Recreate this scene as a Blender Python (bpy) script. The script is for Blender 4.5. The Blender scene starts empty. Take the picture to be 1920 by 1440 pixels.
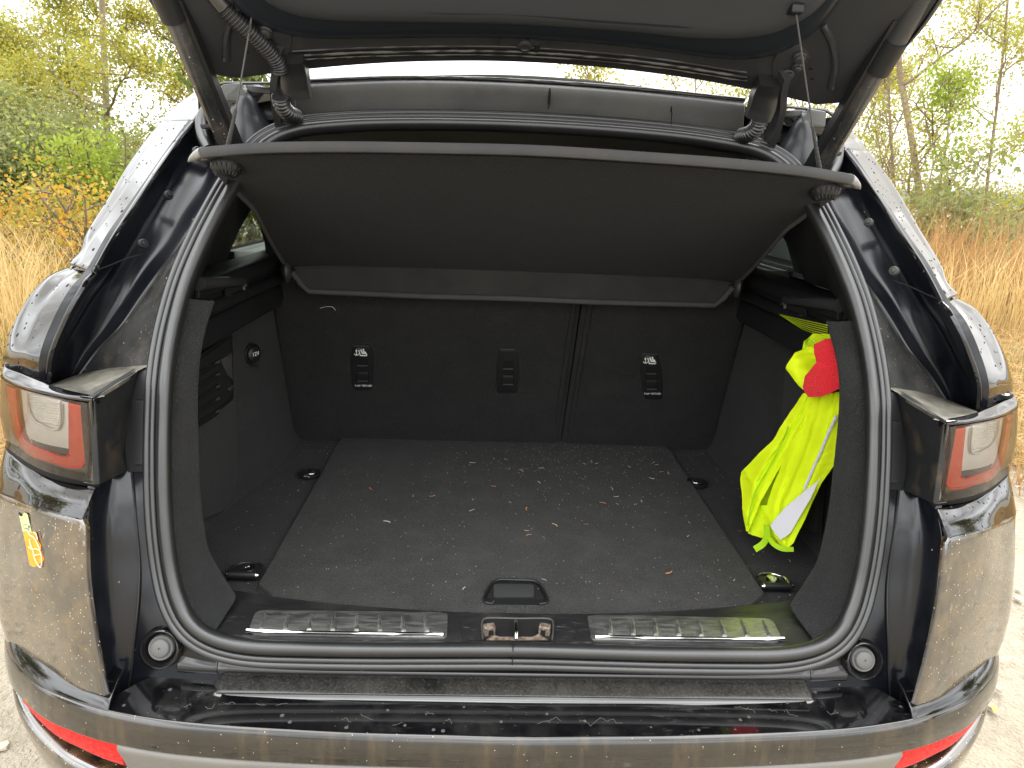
import bpy, bmesh, math, random
import numpy as np
from mathutils import Vector, Matrix, noise

random.seed(7)
rng = np.random.default_rng(7)
scene = bpy.context.scene
COL = scene.collection

# ------------------------------------------------------------------ camera
F_PX = 1331.0                      # focal length in pixels of a 1920 px wide frame
CAM = Vector((-0.065, 0.0, 1.42))
PITCH, YAW, ROLL = 0.27001951, 0.04121594, 0.04011965
Fw = Vector((math.sin(YAW) * math.cos(PITCH), math.cos(YAW) * math.cos(PITCH), -math.sin(PITCH)))
_r0 = Vector((math.cos(YAW), -math.sin(YAW), 0))
_u0 = _r0.cross(Fw)
Rt = _r0 * math.cos(ROLL) + _u0 * math.sin(ROLL)
Up = -_r0 * math.sin(ROLL) + _u0 * math.cos(ROLL)
cd = bpy.data.cameras.new("camera")
cam = bpy.data.objects.new("camera", cd)
COL.objects.link(cam)
M = Matrix.Identity(4)
for i in range(3):
    M[i][0], M[i][1], M[i][2], M[i][3] = Rt[i], Up[i], -Fw[i], CAM[i]
cam.matrix_world = M
cd.sensor_fit = 'HORIZONTAL'
cd.sensor_width = 36.0
cd.lens = 36.0 * F_PX / 1920.0
cd.clip_start = 0.02
cd.clip_end = 2000
scene.camera = cam

# ------------------------------------------------------------------ world, sun, exposure
SUN_EL, SUN_AZ = math.radians(42), math.radians(40)   # azimuth from +Y towards +X
w = bpy.data.worlds.new("World")
scene.world = w
w.use_nodes = True
nt = w.node_tree
nt.nodes.clear()
out = nt.nodes.new('ShaderNodeOutputWorld')
bg = nt.nodes.new('ShaderNodeBackground')
sky = nt.nodes.new('ShaderNodeTexSky')
sky.sky_type = 'NISHITA'
sky.sun_disc = False
sky.sun_elevation = SUN_EL
sky.sun_rotation = SUN_AZ
sky.air_density = 1.3
sky.dust_density = 3.0
geo = nt.nodes.new('ShaderNodeTexCoord')
mp = nt.nodes.new('ShaderNodeMapping')
mp.inputs['Scale'].default_value = (1.0, 1.0, 3.2)
nz = nt.nodes.new('ShaderNodeTexNoise')
nz.inputs['Scale'].default_value = 2.2
nz.inputs['Detail'].default_value = 7
nz.inputs['Roughness'].default_value = 0.55
rp = nt.nodes.new('ShaderNodeValToRGB')          # cloud luminance, thin grey to bright
rp.color_ramp.elements[0].position = 0.36
rp.color_ramp.elements[0].color = (6.4, 6.2, 5.8, 1)
rp.color_ramp.elements[1].position = 0.60
rp.color_ramp.elements[1].color = (18.0, 18.3, 18.6, 1)
sep = nt.nodes.new('ShaderNodeSeparateXYZ')
mr = nt.nodes.new('ShaderNodeMapRange')          # overcast skies get brighter towards the zenith
mr.inputs['From Min'].default_value = 0.0
mr.inputs['From Max'].default_value = 1.0
mr.inputs['To Min'].default_value = 0.62
mr.inputs['To Max'].default_value = 2.0
mul = nt.nodes.new('ShaderNodeVectorMath'); mul.operation = 'SCALE'
mix = nt.nodes.new('ShaderNodeMixRGB')
mix.inputs['Fac'].default_value = 0.9
L = nt.links.new
L(geo.outputs['Generated'], mp.inputs['Vector'])
L(mp.outputs['Vector'], nz.inputs['Vector'])
L(nz.outputs['Fac'], rp.inputs['Fac'])
L(geo.outputs['Generated'], sep.inputs['Vector'])
L(sep.outputs['Z'], mr.inputs['Value'])
L(rp.outputs['Color'], mul.inputs[0])
L(mr.outputs['Result'], mul.inputs['Scale'])
L(sky.outputs['Color'], mix.inputs['Color1'])
L(mul.outputs['Vector'], mix.inputs['Color2'])
L(mix.outputs['Color'], bg.inputs['Color'])
bg.inputs['Strength'].default_value = 0.10
L(bg.outputs['Background'], out.inputs['Surface'])

sd = bpy.data.lights.new("sun", 'SUN')
sd.energy = 1.3
sd.angle = math.radians(14)
sd.color = (1.0, 0.93, 0.8)
so = bpy.data.objects.new("sun", sd)
COL.objects.link(so)
sdir = Vector((math.sin(SUN_AZ) * math.cos(SUN_EL), math.cos(SUN_AZ) * math.cos(SUN_EL), math.sin(SUN_EL)))
so.rotation_euler = (-sdir).to_track_quat('-Z', 'Y').to_euler()
so.location = (5, 5, 10)

scene.view_settings.view_transform = 'Standard'
scene.view_settings.look = 'None'
scene.view_settings.exposure = 1.15
scene.view_settings.gamma = 1.0
scene.view_settings.use_curve_mapping = False
scene.cycles.use_denoising = True
scene.cycles.max_bounces = 10
scene.cycles.transparent_max_bounces = 24
scene.cycles.diffuse_bounces = 5
scene.cycles.caustics_reflective = False
scene.cycles.caustics_refractive = False

# ------------------------------------------------------------------ sight lines -> points in the place
def ray(px, py):
    return Fw + Rt * ((px - 960) / F_PX) - Up * ((py - 720) / F_PX)

def U(px, py, Y=None, Z=None, X=None):
    d = ray(px, py)
    if Y is not None: t = Y / d.y
    elif Z is not None: t = (Z - CAM.z) / d.z
    else: t = (X - CAM.x) / d.x
    return CAM + d * t

def UF(px, py, f, lo=0.4, hi=3.0):
    """point where the sight line meets the surface f(p)=0"""
    d = ray(px, py)
    a, b = lo, hi
    fa = f(CAM + d * a)
    for _ in range(50):
        m = (a + b) / 2
        fm = f(CAM + d * m)
        if (fm > 0) == (fa > 0): a, fa = m, fm
        else: b = m
    return CAM + d * ((a + b) / 2)

def lerp(a, b, t): return a + (b - a) * t
def interp(x, xs, ys): return float(np.interp(x, xs, ys))
def mir(p, s): return Vector((-p[0] * s * 1.0 if False else (p[0] if s < 0 else -p[0]), p[1], p[2]))

# ------------------------------------------------------------------ materials
def mat(name, color=(0.5, 0.5, 0.5), rough=0.5, metallic=0.0, ior=1.5, coat=0.0, bump=None, vary=None,
        dirt=None, specks=None, sheen=0.0, trans=0.0, wave=None, rvary=None):
    m = bpy.data.materials.new(name)
    m.use_nodes = True
    n, l = m.node_tree.nodes, m.node_tree.links
    b = n['Principled BSDF']
    b.inputs['Base Color'].default_value = (*color, 1)
    b.inputs['Roughness'].default_value = rough
    b.inputs['Metallic'].default_value = metallic
    b.inputs['IOR'].default_value = ior
    b.inputs['Coat Weight'].default_value = coat
    b.inputs['Coat Roughness'].default_value = 0.02
    if sheen:
        b.inputs['Sheen Weight'].default_value = sheen
        b.inputs['Sheen Roughness'].default_value = 0.5
    tc = n.new('ShaderNodeTexCoord')
    csock, rsock = None, None
    def noise_fac(scale, detail=4, rough_=0.55, lo=0.35, hi=0.65, stretch=None, src=None):
        t = n.new('ShaderNodeTexNoise')
        t.inputs['Scale'].default_value = scale
        t.inputs['Detail'].default_value = detail
        t.inputs['Roughness'].default_value = rough_
        if stretch:
            mm = n.new('ShaderNodeMapping'); mm.inputs['Scale'].default_value = stretch
            l.new(tc.outputs['Object'], mm.inputs['Vector']); l.new(mm.outputs['Vector'], t.inputs['Vector'])
        else: l.new(tc.outputs['Object'], t.inputs['Vector'])
        r = n.new('ShaderNodeMapRange')
        r.inputs['From Min'].default_value = lo
        r.inputs['From Max'].default_value = hi
        l.new(t.outputs['Fac'], r.inputs['Value'])
        return r.outputs['Result']
    if vary:      # (scale, color2)
        sc, c2 = vary[0], vary[1]
        f = noise_fac(sc, 6, 0.6, *(vary[2] if len(vary) > 2 else (0.35, 0.65)))
        mx = n.new('ShaderNodeMixRGB')
        mx.inputs['Color1'].default_value = (*color, 1)
        mx.inputs['Color2'].default_value = (*c2, 1)
        l.new(f, mx.inputs['Fac'])
        csock = mx.outputs['Color']
    if rvary:     # (scale, r2, stretch)
        f = noise_fac(rvary[0], 5, 0.6, 0.4, 0.62, rvary[2] if len(rvary) > 2 else None)
        mx = n.new('ShaderNodeMapRange')
        mx.inputs['To Min'].default_value = rough; mx.inputs['To Max'].default_value = rvary[1]
        l.new(f, mx.inputs['Value'])
        rsock = mx.outputs['Result']
    def overlay(fac, col, r):
        nonlocal csock, rsock
        mx = n.new('ShaderNodeMixRGB')
        if csock is not None: l.new(csock, mx.inputs['Color1'])
        else: mx.inputs['Color1'].default_value = (*color, 1)
        mx.inputs['Color2'].default_value = (*col, 1)
        l.new(fac, mx.inputs['Fac'])
        csock = mx.outputs['Color']
        mr_ = n.new('ShaderNodeMixRGB')
        if rsock is not None: l.new(rsock, mr_.inputs['Color1'])
        else: mr_.inputs['Color1'].default_value = (rough,) * 3 + (1,)
        mr_.inputs['Color2'].default_value = (r,) * 3 + (1,)
        l.new(fac, mr_.inputs['Fac'])
        rsock = mr_.outputs['Color']
    for d in (dirt or []):   # dict(scale, lo, hi, amt, col, r, stretch)
        f = noise_fac(d['scale'], d.get('detail', 6), d.get('rg', 0.6), d['lo'], d['hi'], d.get('stretch'))
        if 'x' in d:          # second mask so the marks come in patches
            f2 = noise_fac(d['x'][0], 3, 0.5, d['x'][1], d['x'][2])
            mm = n.new('ShaderNodeMath'); mm.operation = 'MULTIPLY'
            l.new(f, mm.inputs[0]); l.new(f2, mm.inputs[1]); f = mm.outputs[0]
        mm = n.new('ShaderNodeMath'); mm.operation = 'MULTIPLY'; mm.use_clamp = True
        l.new(f, mm.inputs[0]); mm.inputs[1].default_value = d['amt']
        overlay(mm.outputs[0], d['col'], d.get('r', 0.8))
    for s in (specks or []):  # (scale, threshold, col)
        v = n.new('ShaderNodeTexVoronoi'); v.inputs['Scale'].default_value = s[0]
        l.new(tc.outputs['Object'], v.inputs['Vector'])
        r = n.new('ShaderNodeMapRange'); r.inputs['From Min'].default_value = s[1]; r.inputs['From Max'].default_value = s[1] * 0.7
        l.new(v.outputs['Distance'], r.inputs['Value'])
        # only some of the cells carry a speck
        sx = n.new('ShaderNodeSeparateColor'); l.new(v.outputs['Color'], sx.inputs['Color'])
        g = n.new('ShaderNodeMath'); g.operation = 'GREATER_THAN'; g.inputs[1].default_value = 1 - (s[3] if len(s) > 3 else 0.4)
        l.new(sx.outputs[0], g.inputs[0])
        mm = n.new('ShaderNodeMath'); mm.operation = 'MULTIPLY'; mm.use_clamp = True
        l.new(r.outputs['Result'], mm.inputs[0]); l.new(g.outputs[0], mm.inputs[1])
        overlay(mm.outputs[0], s[2], 0.8)
    if csock is not None: l.new(csock, b.inputs['Base Color'])
    if rsock is not None: l.new(rsock, b.inputs['Roughness'])
    if bump:      # (scale, strength, distance, stretch)
        t = n.new('ShaderNodeTexNoise'); t.inputs['Scale'].default_value = bump[0]
        t.inputs['Detail'].default_value = 3
        if len(bump) > 3:
            mm = n.new('ShaderNodeMapping'); mm.inputs['Scale'].default_value = bump[3]
            l.new(tc.outputs['Object'], mm.inputs['Vector']); l.new(mm.outputs['Vector'], t.inputs['Vector'])
        else: l.new(tc.outputs['Object'], t.inputs['Vector'])
        bp = n.new('ShaderNodeBump'); bp.inputs['Strength'].default_value = bump[1]; bp.inputs['Distance'].default_value = bump[2]
        l.new(t.outputs['Fac'], bp.inputs['Height']); l.new(bp.outputs['Normal'], b.inputs['Normal'])
    if trans:
        o = n['Material Output']
        tr = n.new('ShaderNodeBsdfTranslucent')
        if csock is not None: l.new(csock, tr.inputs['Color'])
        else: tr.inputs['Color'].default_value = (*color, 1)
        ms = n.new('ShaderNodeMixShader'); ms.inputs['Fac'].default_value = trans
        l.new(b.outputs[0], ms.inputs[1]); l.new(tr.outputs[0], ms.inputs[2]); l.new(ms.outputs[0], o.inputs['Surface'])
    return m

def glass(name, tint, ior=1.5, rough=0.0):
    m = bpy.data.materials.new(name); m.use_nodes = True
    n, l = m.node_tree.nodes, m.node_tree.links
    n.remove(n['Principled BSDF'])
    t = n.new('ShaderNodeBsdfTransparent'); t.inputs['Color'].default_value = (*tint, 1)
    g = n.new('ShaderNodeBsdfGlossy'); g.inputs['Roughness'].default_value = rough
    fr = n.new('ShaderNodeFresnel'); fr.inputs['IOR'].default_value = ior
    ms = n.new('ShaderNodeMixShader')
    l.new(fr.outputs[0], ms.inputs[0]); l.new(t.outputs[0], ms.inputs[1]); l.new(g.outputs[0], ms.inputs[2])
    l.new(ms.outputs[0], n['Material Output'].inputs['Surface'])
    return m

DUST = (0.29, 0.195, 0.09)
PAINT = mat('black_car_paint', (0.004, 0.004, 0.005), 0.04, ior=1.7, coat=0.1,
            dirt=[dict(scale=9, lo=0.5, hi=0.8, amt=0.05, col=DUST, r=0.6)],
            specks=[(260, 0.12, (0.3, 0.26, 0.2), 0.02)])
PAINT_DUST_REFLECT = mat('dust_and_ground_reflection_paint', (0.006, 0.006, 0.006), 0.07, ior=2.3, coat=0.5,  # real dust, plus the ground's reflection put into the brown layers
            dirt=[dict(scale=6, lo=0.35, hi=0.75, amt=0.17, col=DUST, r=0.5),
                  dict(scale=26, lo=0.44, hi=0.66, amt=0.27, col=(.30, .185, .075), r=0.6, detail=8, rg=.7),  # mottled brown painted in for mirrored gravel
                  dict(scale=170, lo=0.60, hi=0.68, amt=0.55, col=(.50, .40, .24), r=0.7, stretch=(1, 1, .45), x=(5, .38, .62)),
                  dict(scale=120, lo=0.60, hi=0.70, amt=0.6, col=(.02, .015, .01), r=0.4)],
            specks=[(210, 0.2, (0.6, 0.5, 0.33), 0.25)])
PAINT_BUMPER = mat('streaked_black_paint', (0.005, 0.005, 0.005), 0.05, ior=1.8, coat=0.3,  # dust streaks whose brown also paints in the ground reflection
            dirt=[dict(scale=42, lo=0.5, hi=0.72, amt=0.14, col=DUST, r=0.6, stretch=(1, 1, .12)),
                  dict(scale=7, lo=0.45, hi=0.8, amt=0.07, col=DUST, r=0.6)],
            specks=[(200, 0.16, (0.5, 0.42, 0.28), 0.09)])
PAINT_STEP = mat('stained_black_paint', (0.004, 0.004, 0.005), 0.07, ior=1.9, coat=0.4,
            dirt=[dict(scale=14, lo=0.498, hi=0.506, amt=0.0, col=DUST, r=0.8),
                  dict(scale=22, lo=0.42, hi=0.75, amt=0.10, col=(0.3, 0.29, 0.26), r=0.45, x=(6, 0.38, 0.65)), dict(scale=30, lo=.56, hi=.66, amt=.10, col=(.3, .28, .25), r=.5, stretch=(1, 5, 1), x=(5, .45, .6))],
            specks=[(75, 0.24, (0.045, 0.045, 0.045), 0.14), (300, 0.12, (0.4, 0.38, 0.33), 0.06)])
PAINT_SCUFF = mat('scuffed_black_paint', (0.009, 0.009, 0.009), 0.2, ior=1.7,
            dirt=[dict(scale=11, lo=0.35, hi=0.7, amt=0.2, col=(0.22, 0.205, 0.175), r=0.7, detail=10, rg=.7),
                  dict(scale=240, lo=0.45, hi=0.7, amt=0.09, col=(0.26, 0.24, 0.2), r=0.7, detail=3),
                  dict(scale=55, lo=0.54, hi=0.66, amt=0.7, col=(0.012, 0.012, 0.012), r=0.35, stretch=(3.2, .6, 1), x=(8, 0.42, 0.6), detail=8)])
PAINT_GUTTER = mat('gutter_black_paint', (0.010, 0.010, 0.010), 0.14, ior=1.9,
            dirt=[dict(scale=7, lo=0.35, hi=0.7, amt=0.30, col=(0.24, 0.24, 0.235), r=0.5),
                  dict(scale=45, lo=0.5, hi=0.75, amt=0.14, col=DUST, r=0.8)],
            specks=[(120, 0.16, (0.5, 0.48, 0.44), 0.10), (330, 0.17, (0.5, 0.45, 0.36), 0.08)])
PAINT_INNER = mat('inner_black_paint', (0.005, 0.006, 0.009), 0.2, ior=1.5,
            dirt=[dict(scale=6, lo=0.4, hi=0.75, amt=0.04, col=(0.2, 0.2, 0.22), r=0.6)],
            specks=[(95, 0.13, (0.3, 0.28, 0.25), 0.035)])
BOXFACE = mat('lamp_box_plastic', (0.012, 0.013, 0.014), 0.5, bump=(500, .1, .001), dirt=[dict(scale=22, lo=.5, hi=.75, amt=.25, col=DUST, r=.85, x=(5, .45, .6))], specks=[(90, .1, (.5, .4, .2), .03)])
LEDGE_DUST = mat('dusty_lamp_box_top', (0.015, 0.015, 0.016), 0.4, ior=1.6,
            dirt=[dict(scale=16, lo=0.3, hi=0.65, amt=0.55, col=(0.28, 0.26, 0.2), r=0.85),
                  dict(scale=120, lo=0.45, hi=0.7, amt=0.25, col=(0.35, 0.31, 0.2), r=0.85)])
SATIN = mat('satin_black_lid', (0.032, 0.034, 0.038), 0.34, ior=1.6, vary=(5, (0.042, 0.043, 0.046)))
SATIN_SKY_GREY = mat('sky_grey_roof_flange', (0.10, 0.103, 0.103), 0.5, vary=(14, (0.13, 0.13, 0.125)),  # black paint really; its sky reflection is put into this grey
            dirt=[dict(scale=30, lo=0.55, hi=0.8, amt=0.25, col=(0.2, 0.19, 0.17), r=0.8)])
PLASTIC = mat('black_grained_plastic', (0.010, 0.0105, 0.0115), 0.42, bump=(900, 0.12, 0.001), vary=(7, (0.015, 0.0155, 0.0165)))
PLASTIC_MID = mat('lit_grained_plastic', (.035, .035, .036), .38, bump=(900, .12, .001))  # lighter copy of the black plastic, missing highlight put into the colour
PLASTIC_SILL = mat('scratched_sill_plastic', (0.018, 0.018, 0.019), 0.36, bump=(700, 0.12, 0.001),
            dirt=[dict(scale=40, lo=0.6, hi=0.72, amt=0.35, col=(0.25, 0.24, 0.22), r=0.7, stretch=(1, 6, 1)),
                  dict(scale=12, lo=0.5, hi=0.75, amt=0.12, col=(0.2, 0.19, 0.16), r=0.7)])
PLASTIC_GREY = mat('grey_plastic', (0.07, 0.068, 0.064), 0.42)
RUBBER = mat('black_rubber', (0.014, 0.0142, 0.0145), 0.32, bump=(300, 0.08, 0.001), vary=(9, (0.022, 0.022, 0.022)), ior=1.75)
RUBBER_GREY = mat('worn_rubber', (0.12, 0.12, 0.115), 0.6)
def carpet(name, c, c2, fleck=None):
    hi = tuple(min(1, q * 3.0) for q in c2)
    return mat(name, c, 0.95, bump=(420, 0.9, 0.004), vary=(5, c2), sheen=0.06, specks=fleck,
               dirt=[dict(scale=330, lo=.50, hi=.68, amt=.55, col=hi, r=.95, detail=2), dict(scale=16, lo=.45, hi=.75, amt=.30, col=hi, r=.95, detail=5)])
CARPET = carpet('boot_carpet', (0.0078, 0.0079, 0.0079), (0.0120, 0.0119, 0.0117),
                [(45, 0.022, (0.4, 0.37, 0.3), 0.06)])
CARPET_LIP = carpet('rim_carpet', (0.008, 0.0083, 0.0085), (0.0115, 0.0117, 0.0118), [(60, 0.03, (0.35, 0.32, 0.28), 0.04)])
CARPET_FLOOR = carpet('floor_carpet', (0.0165, 0.0158, 0.0148), (0.0255, 0.0245, 0.0230),
                [(110, 0.05, (0.4, 0.37, 0.3), 0.07)])
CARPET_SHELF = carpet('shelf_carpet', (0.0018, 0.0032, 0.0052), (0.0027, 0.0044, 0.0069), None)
CARPET_SEAT = carpet('seat_back_carpet', (0.0092, 0.0094, 0.0094), (0.0130, 0.0130, 0.0128), [(40, 0.012, (0.4, 0.38, 0.3), 0.10)])
SHELF_EDGE = mat('shelf_edge_cloth', (0.052, 0.054, 0.057), 0.85, bump=(500, 0.3, 0.001), vary=(20, (0.065, 0.064, 0.062)))
STEEL = mat('scuffed_steel', (0.66, 0.66, 0.63), 0.36, metallic=1.0, rvary=(30, 0.5, (1, 5, 1)),
            dirt=[dict(scale=60, lo=0.5, hi=0.7, amt=0.6, col=(0.12, 0.12, 0.11), r=0.6, stretch=(1, 5, 1)),
                  dict(scale=18, lo=0.45, hi=0.7, amt=0.35, col=(0.15, 0.14, 0.12), r=0.6)])
CHROME = mat('bright_steel', (0.7, 0.7, 0.68), 0.15, metallic=1.0)
RUST = mat('rusty_bracket', (0.32, 0.28, 0.23), 0.6, metallic=0.4, vary=(160, (0.10, 0.05, 0.025)))
BLACKOUT = mat('cavity_black', (0.002, 0.002, 0.002), 0.9)
WHITE_PRINT = mat('white_print', (0.9, 0.9, 0.87), 0.6)
SILVER = mat('silver_trim', (0.17, 0.165, 0.155), 0.35, metallic=0.3, vary=(9, (0.21, 0.2, 0.18)))
RED_LENS = mat('red_reflector', (0.70, 0.003, 0.006), 0.22, ior=1.4, bump=(240, 1.0, 0.004, (1, 1, 3)),
               vary=(150, (0.85, 0.03, 0.02)))
RED_GUIDE = mat('red_light_guide', (0.72, 0.10, 0.06), 0.25, coat=0.4, vary=(18, (0.78, 0.17, 0.10)))
RED_EDGE = mat('bright_red_edge', (0.85, 0.05, 0.04), 0.3)
LAMP_WHITE = mat('silvery_lamp_reflector', (0.80, 0.78, 0.74), 0.35, metallic=0.1, bump=(420, 0.3, 0.002, (1, 0.2, 0.2)))
LAMP_CLEAR = mat('clear_ribbed_lamp', (0.88, 0.86, 0.80), 0.14, metallic=0.15)
LAMP_BACK = mat('smoked_back_ground_tint', (0.30, 0.235, 0.14), 0.4, vary=(12, (0.36, 0.29, 0.18)))  # brown of the ground mirrored in the lens, put into the colour
LENS = glass('lamp_lens', (0.93, 0.90, 0.86), 1.6)
WINDOW = glass('tinted_window', (0.42, 0.46, 0.42), 1.5)
HIVIS = mat('lime_yellow_fabric', (0.80, 1.0, 0.0), 0.75, bump=(900, 0.1, 0.001), trans=0.12)
HIVIS_IN = mat('lime_mesh_lining', (0.62, 0.78, 0.0), 0.8, trans=0.3)
HIVIS_TAPE = mat('lime_binding_tape', (0.50, 0.80, 0.01), 0.7, trans=0.3)
REFLEX = mat('pale_reflective_tape', (0.72, 0.71, 0.75), 0.4, bump=(300, .2, .001))
REDCLOTH = mat('red_towel_cloth', (0.85, 0.002, 0.010), 0.95, sheen=0.1, bump=(420, 1.0, 0.004), vary=(320, (0.85, 0.03, 0.05)))
ORANGE = mat('orange_sticker', (0.80, 0.27, 0.005), 0.45, vary=(60, (0.85, 0.36, 0.02)))
PALEGREEN = mat('pale_green_sticker', (0.62, 0.66, 0.42), 0.45, vary=(40, (0.6, 0.66, 0.2)))
DARKPRINT = mat('grey_green_print', (0.12, 0.17, 0.12), 0.5)
CURL = mat('torn_white_edges', (0.8, 0.62, 0.42), 0.6)

# ------------------------------------------------------------------ object helpers
WORLD = {}
def link(o, parent=None):
    COL.objects.link(o)
    if parent is not None:
        o.parent = parent
        o.matrix_parent_inverse = Matrix.Translation(-WORLD[parent.name])
        # children are modelled in place-coordinates, their own origin at 0
    WORLD[o.name] = Vector(o.location)
    return o

def meshobj(name, verts, faces, m, parent=None, smooth=True, angle=40, mats=None, midx=None):
    me = bpy.data.meshes.new(name)
    me.from_pydata([tuple(v) for v in verts], [], faces)
    if mats:
        for q in mats: me.materials.append(q)
        if midx is not None:
            for p, i in zip(me.polygons, midx): p.material_index = i
    elif m is not None: me.materials.append(m)
    me.validate()
    if smooth:
        me.shade_smooth()
        if angle: me.set_sharp_from_angle(angle=math.radians(angle))
    o = bpy.data.objects.new(name, me)
    return link(o, parent)

def bmobj(name, bm, m, parent=None, smooth=True, angle=40):
    me = bpy.data.meshes.new(name)
    bm.to_mesh(me); bm.free()
    if m is not None: me.materials.append(m)
    if smooth:
        me.shade_smooth()
        if angle: me.set_sharp_from_angle(angle=math.radians(angle))
    o = bpy.data.objects.new(name, me)
    return link(o, parent)

def thing(name, label, cat, loc, group=None):
    o = bpy.data.objects.new(name, None)
    o.empty_display_size = 0.1
    o.location = loc
    o['label'] = label; o['category'] = cat
    if group: o['group'] = group
    return link(o)

def tag(o, label, cat=None, group=None, kind=None):
    if label: o['label'] = label
    if cat: o['category'] = cat
    if group: o['group'] = group
    if kind: o['kind'] = kind
    return o

def crom(pts, n, closed=False):
    """smooth resample of a polyline"""
    P = np.array([tuple(p) for p in pts], float)
    if len(P) == 2 and not closed:
        return [Vector(P[0] * (1 - t) + P[1] * t) for t in np.linspace(0, 1, n)]
    if closed: P = np.vstack([P[-1], P, P[0], P[1]])
    else: P = np.vstack([2 * P[0] - P[1], P, 2 * P[-1] - P[-2]])
    seg = np.linalg.norm(np.diff(P, axis=0), axis=1) ** 0.5 + 1e-9
    out_pts, cum = [], [0]
    k = len(P) - 3
    lens = [np.linalg.norm(P[i + 2] - P[i + 1]) + 1e-9 for i in range(k)]
    cum = np.concatenate([[0], np.cumsum(lens)])
    ts = np.linspace(0, cum[-1], n, endpoint=not closed)
    for t in ts:
        i = min(int(np.searchsorted(cum, t, 'right')) - 1, k - 1)
        u = (t - cum[i]) / lens[i]
        p0, p1, p2, p3 = P[i], P[i + 1], P[i + 2], P[i + 3]
        t0, t1 = 0, seg[i]; t2 = t1 + seg[i + 1]; t3 = t2 + seg[i + 2]
        tt = t1 + u * (t2 - t1)
        A1 = (t1 - tt) / (t1 - t0) * p0 + (tt - t0) / (t1 - t0) * p1
        A2 = (t2 - tt) / (t2 - t1) * p1 + (tt - t1) / (t2 - t1) * p2
        A3 = (t3 - tt) / (t3 - t2) * p2 + (tt - t2) / (t3 - t2) * p3
        B1 = (t2 - tt) / (t2 - t0) * A1 + (tt - t0) / (t2 - t0) * A2
        B2 = (t3 - tt) / (t3 - t1) * A2 + (tt - t1) / (t3 - t1) * A3
        out_pts.append(Vector((t2 - tt) / (t2 - t1) * B1 + (tt - t1) / (t2 - t1) * B2))
    return out_pts

def sheet(name, rows, m, parent=None, nu=None, nv=None, roll=0.002, depth=0.012, edge='all', lin=False, flip=False, angle=60, side=-1, disp=None, sref=0.0, vref=0.0):
    """surface through control rows, its rim rolled away from the viewer's side to a real thickness"""
    rows = [[Vector(p) for p in r] for r in rows]
    if side > 0: rows = [[Vector((-p.x, p.y, p.z)) for p in r] for r in rows]
    nv = nv or max(len(rows[0]) * 4, 8)
    nu = nu or max(len(rows) * 4, 6)
    f = (lambda p, n: [Vector((np.interp(t, np.linspace(0, 1, len(p)), [q[0] for q in p]), np.interp(t, np.linspace(0, 1, len(p)), [q[1] for q in p]), np.interp(t, np.linspace(0, 1, len(p)), [q[2] for q in p]))) for t in np.linspace(0, 1, n)]) if lin else crom
    R = [f(r, nv) for r in rows]
    cols = [f([R[i][j] for i in range(len(R))], nu) for j in range(nv)]
    G = np.array([[tuple(cols[j][i]) for j in range(nv)] for i in range(nu)])
    dU = np.gradient(G, axis=0); dV = np.gradient(G, axis=1)
    N = np.cross(dU, dV)
    N /= np.linalg.norm(N, axis=2, keepdims=True) + 1e-12
    view = np.array(tuple(CAM)) - G
    k0 = int(G.shape[0] * sref)
    sgn = np.sign((N * view)[k0:, int(G.shape[1] * vref):].sum())
    if flip: sgn = -sgn
    N *= sgn
    if disp is not None:
        D = np.array([[disp(i / (nu - 1), j / (nv - 1), G[i, j]) for j in range(nv)] for i in range(nu)])
        G = G + N * D[:, :, None]
    # extend
    def ext(G, N, ax):
        if ax == 1: G = G.transpose(1, 0, 2); N = N.transpose(1, 0, 2)
        def edge_(g0, g1, n):
            o_ = g0 - g1
            o_ -= n * (o_ * n).sum(1, keepdims=True)
            o_ /= np.linalg.norm(o_, axis=1, keepdims=True) + 1e-12
            res = []
            for a in (30, 60, 90):
                a = math.radians(a)
                res.append(g0 + o_ * roll * math.sin(a) - n * roll * (1 - math.cos(a)))
            res.append(res[-1] - n * depth)
            return res
        a = edge_(G[0], G[1], N[0]); b = edge_(G[-1], G[-2], N[-1])
        G = np.concatenate([np.array(a[::-1]), G, np.array(b)])
        N = np.concatenate([np.repeat(N[:1], 4, 0), N, np.repeat(N[-1:], 4, 0)])
        if ax == 1: G = G.transpose(1, 0, 2); N = N.transpose(1, 0, 2)
        return G, N
    if edge in ('all', 'u'): G, N = ext(G, N, 0)
    if edge in ('all', 'v'): G, N = ext(G, N, 1)
    a, b = G.shape[:2]
    faces = []
    for i in range(a - 1):
        for j in range(b - 1):
            q = [i * b + j, (i + 1) * b + j, (i + 1) * b + j + 1, i * b + j + 1]
            faces.append(q if sgn > 0 else q[::-1])
    return meshobj(name, G.reshape(-1, 3), faces, m, parent, angle=angle)

def sweep_data(path, prof, up, closed=False, scale=None, cap=True, twist=None):
    n = len(path); k = len(prof)
    V, Fc = [], []
    for i in range(n):
        a = path[(i - 1) % n] if (closed or i > 0) else path[i]
        b = path[(i + 1) % n] if (closed or i < n - 1) else path[i]
        T = (b - a)
        T = T.normalized() if T.length > 1e-9 else Vector((0, 1, 0))
        u = up(path[i], i) if callable(up) else Vector(up)
        B = T.cross(u).normalized(); Nn = B.cross(T).normalized()
        s = scale(i / max(n - 1, 1)) if scale else 1.0
        for (x, y) in prof: V.append(path[i] + B * (x * s) + Nn * (y * s))
    m_ = n if closed else n - 1
    for i in range(m_):
        for j in range(k):
            Fc.append([i * k + j, ((i + 1) % n) * k + j, ((i + 1) % n) * k + (j + 1) % k, i * k + (j + 1) % k])
    if cap and not closed:
        Fc.append(list(range(k))); Fc.append([(n - 1) * k + j for j in range(k)][::-1])
    return V, Fc

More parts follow.
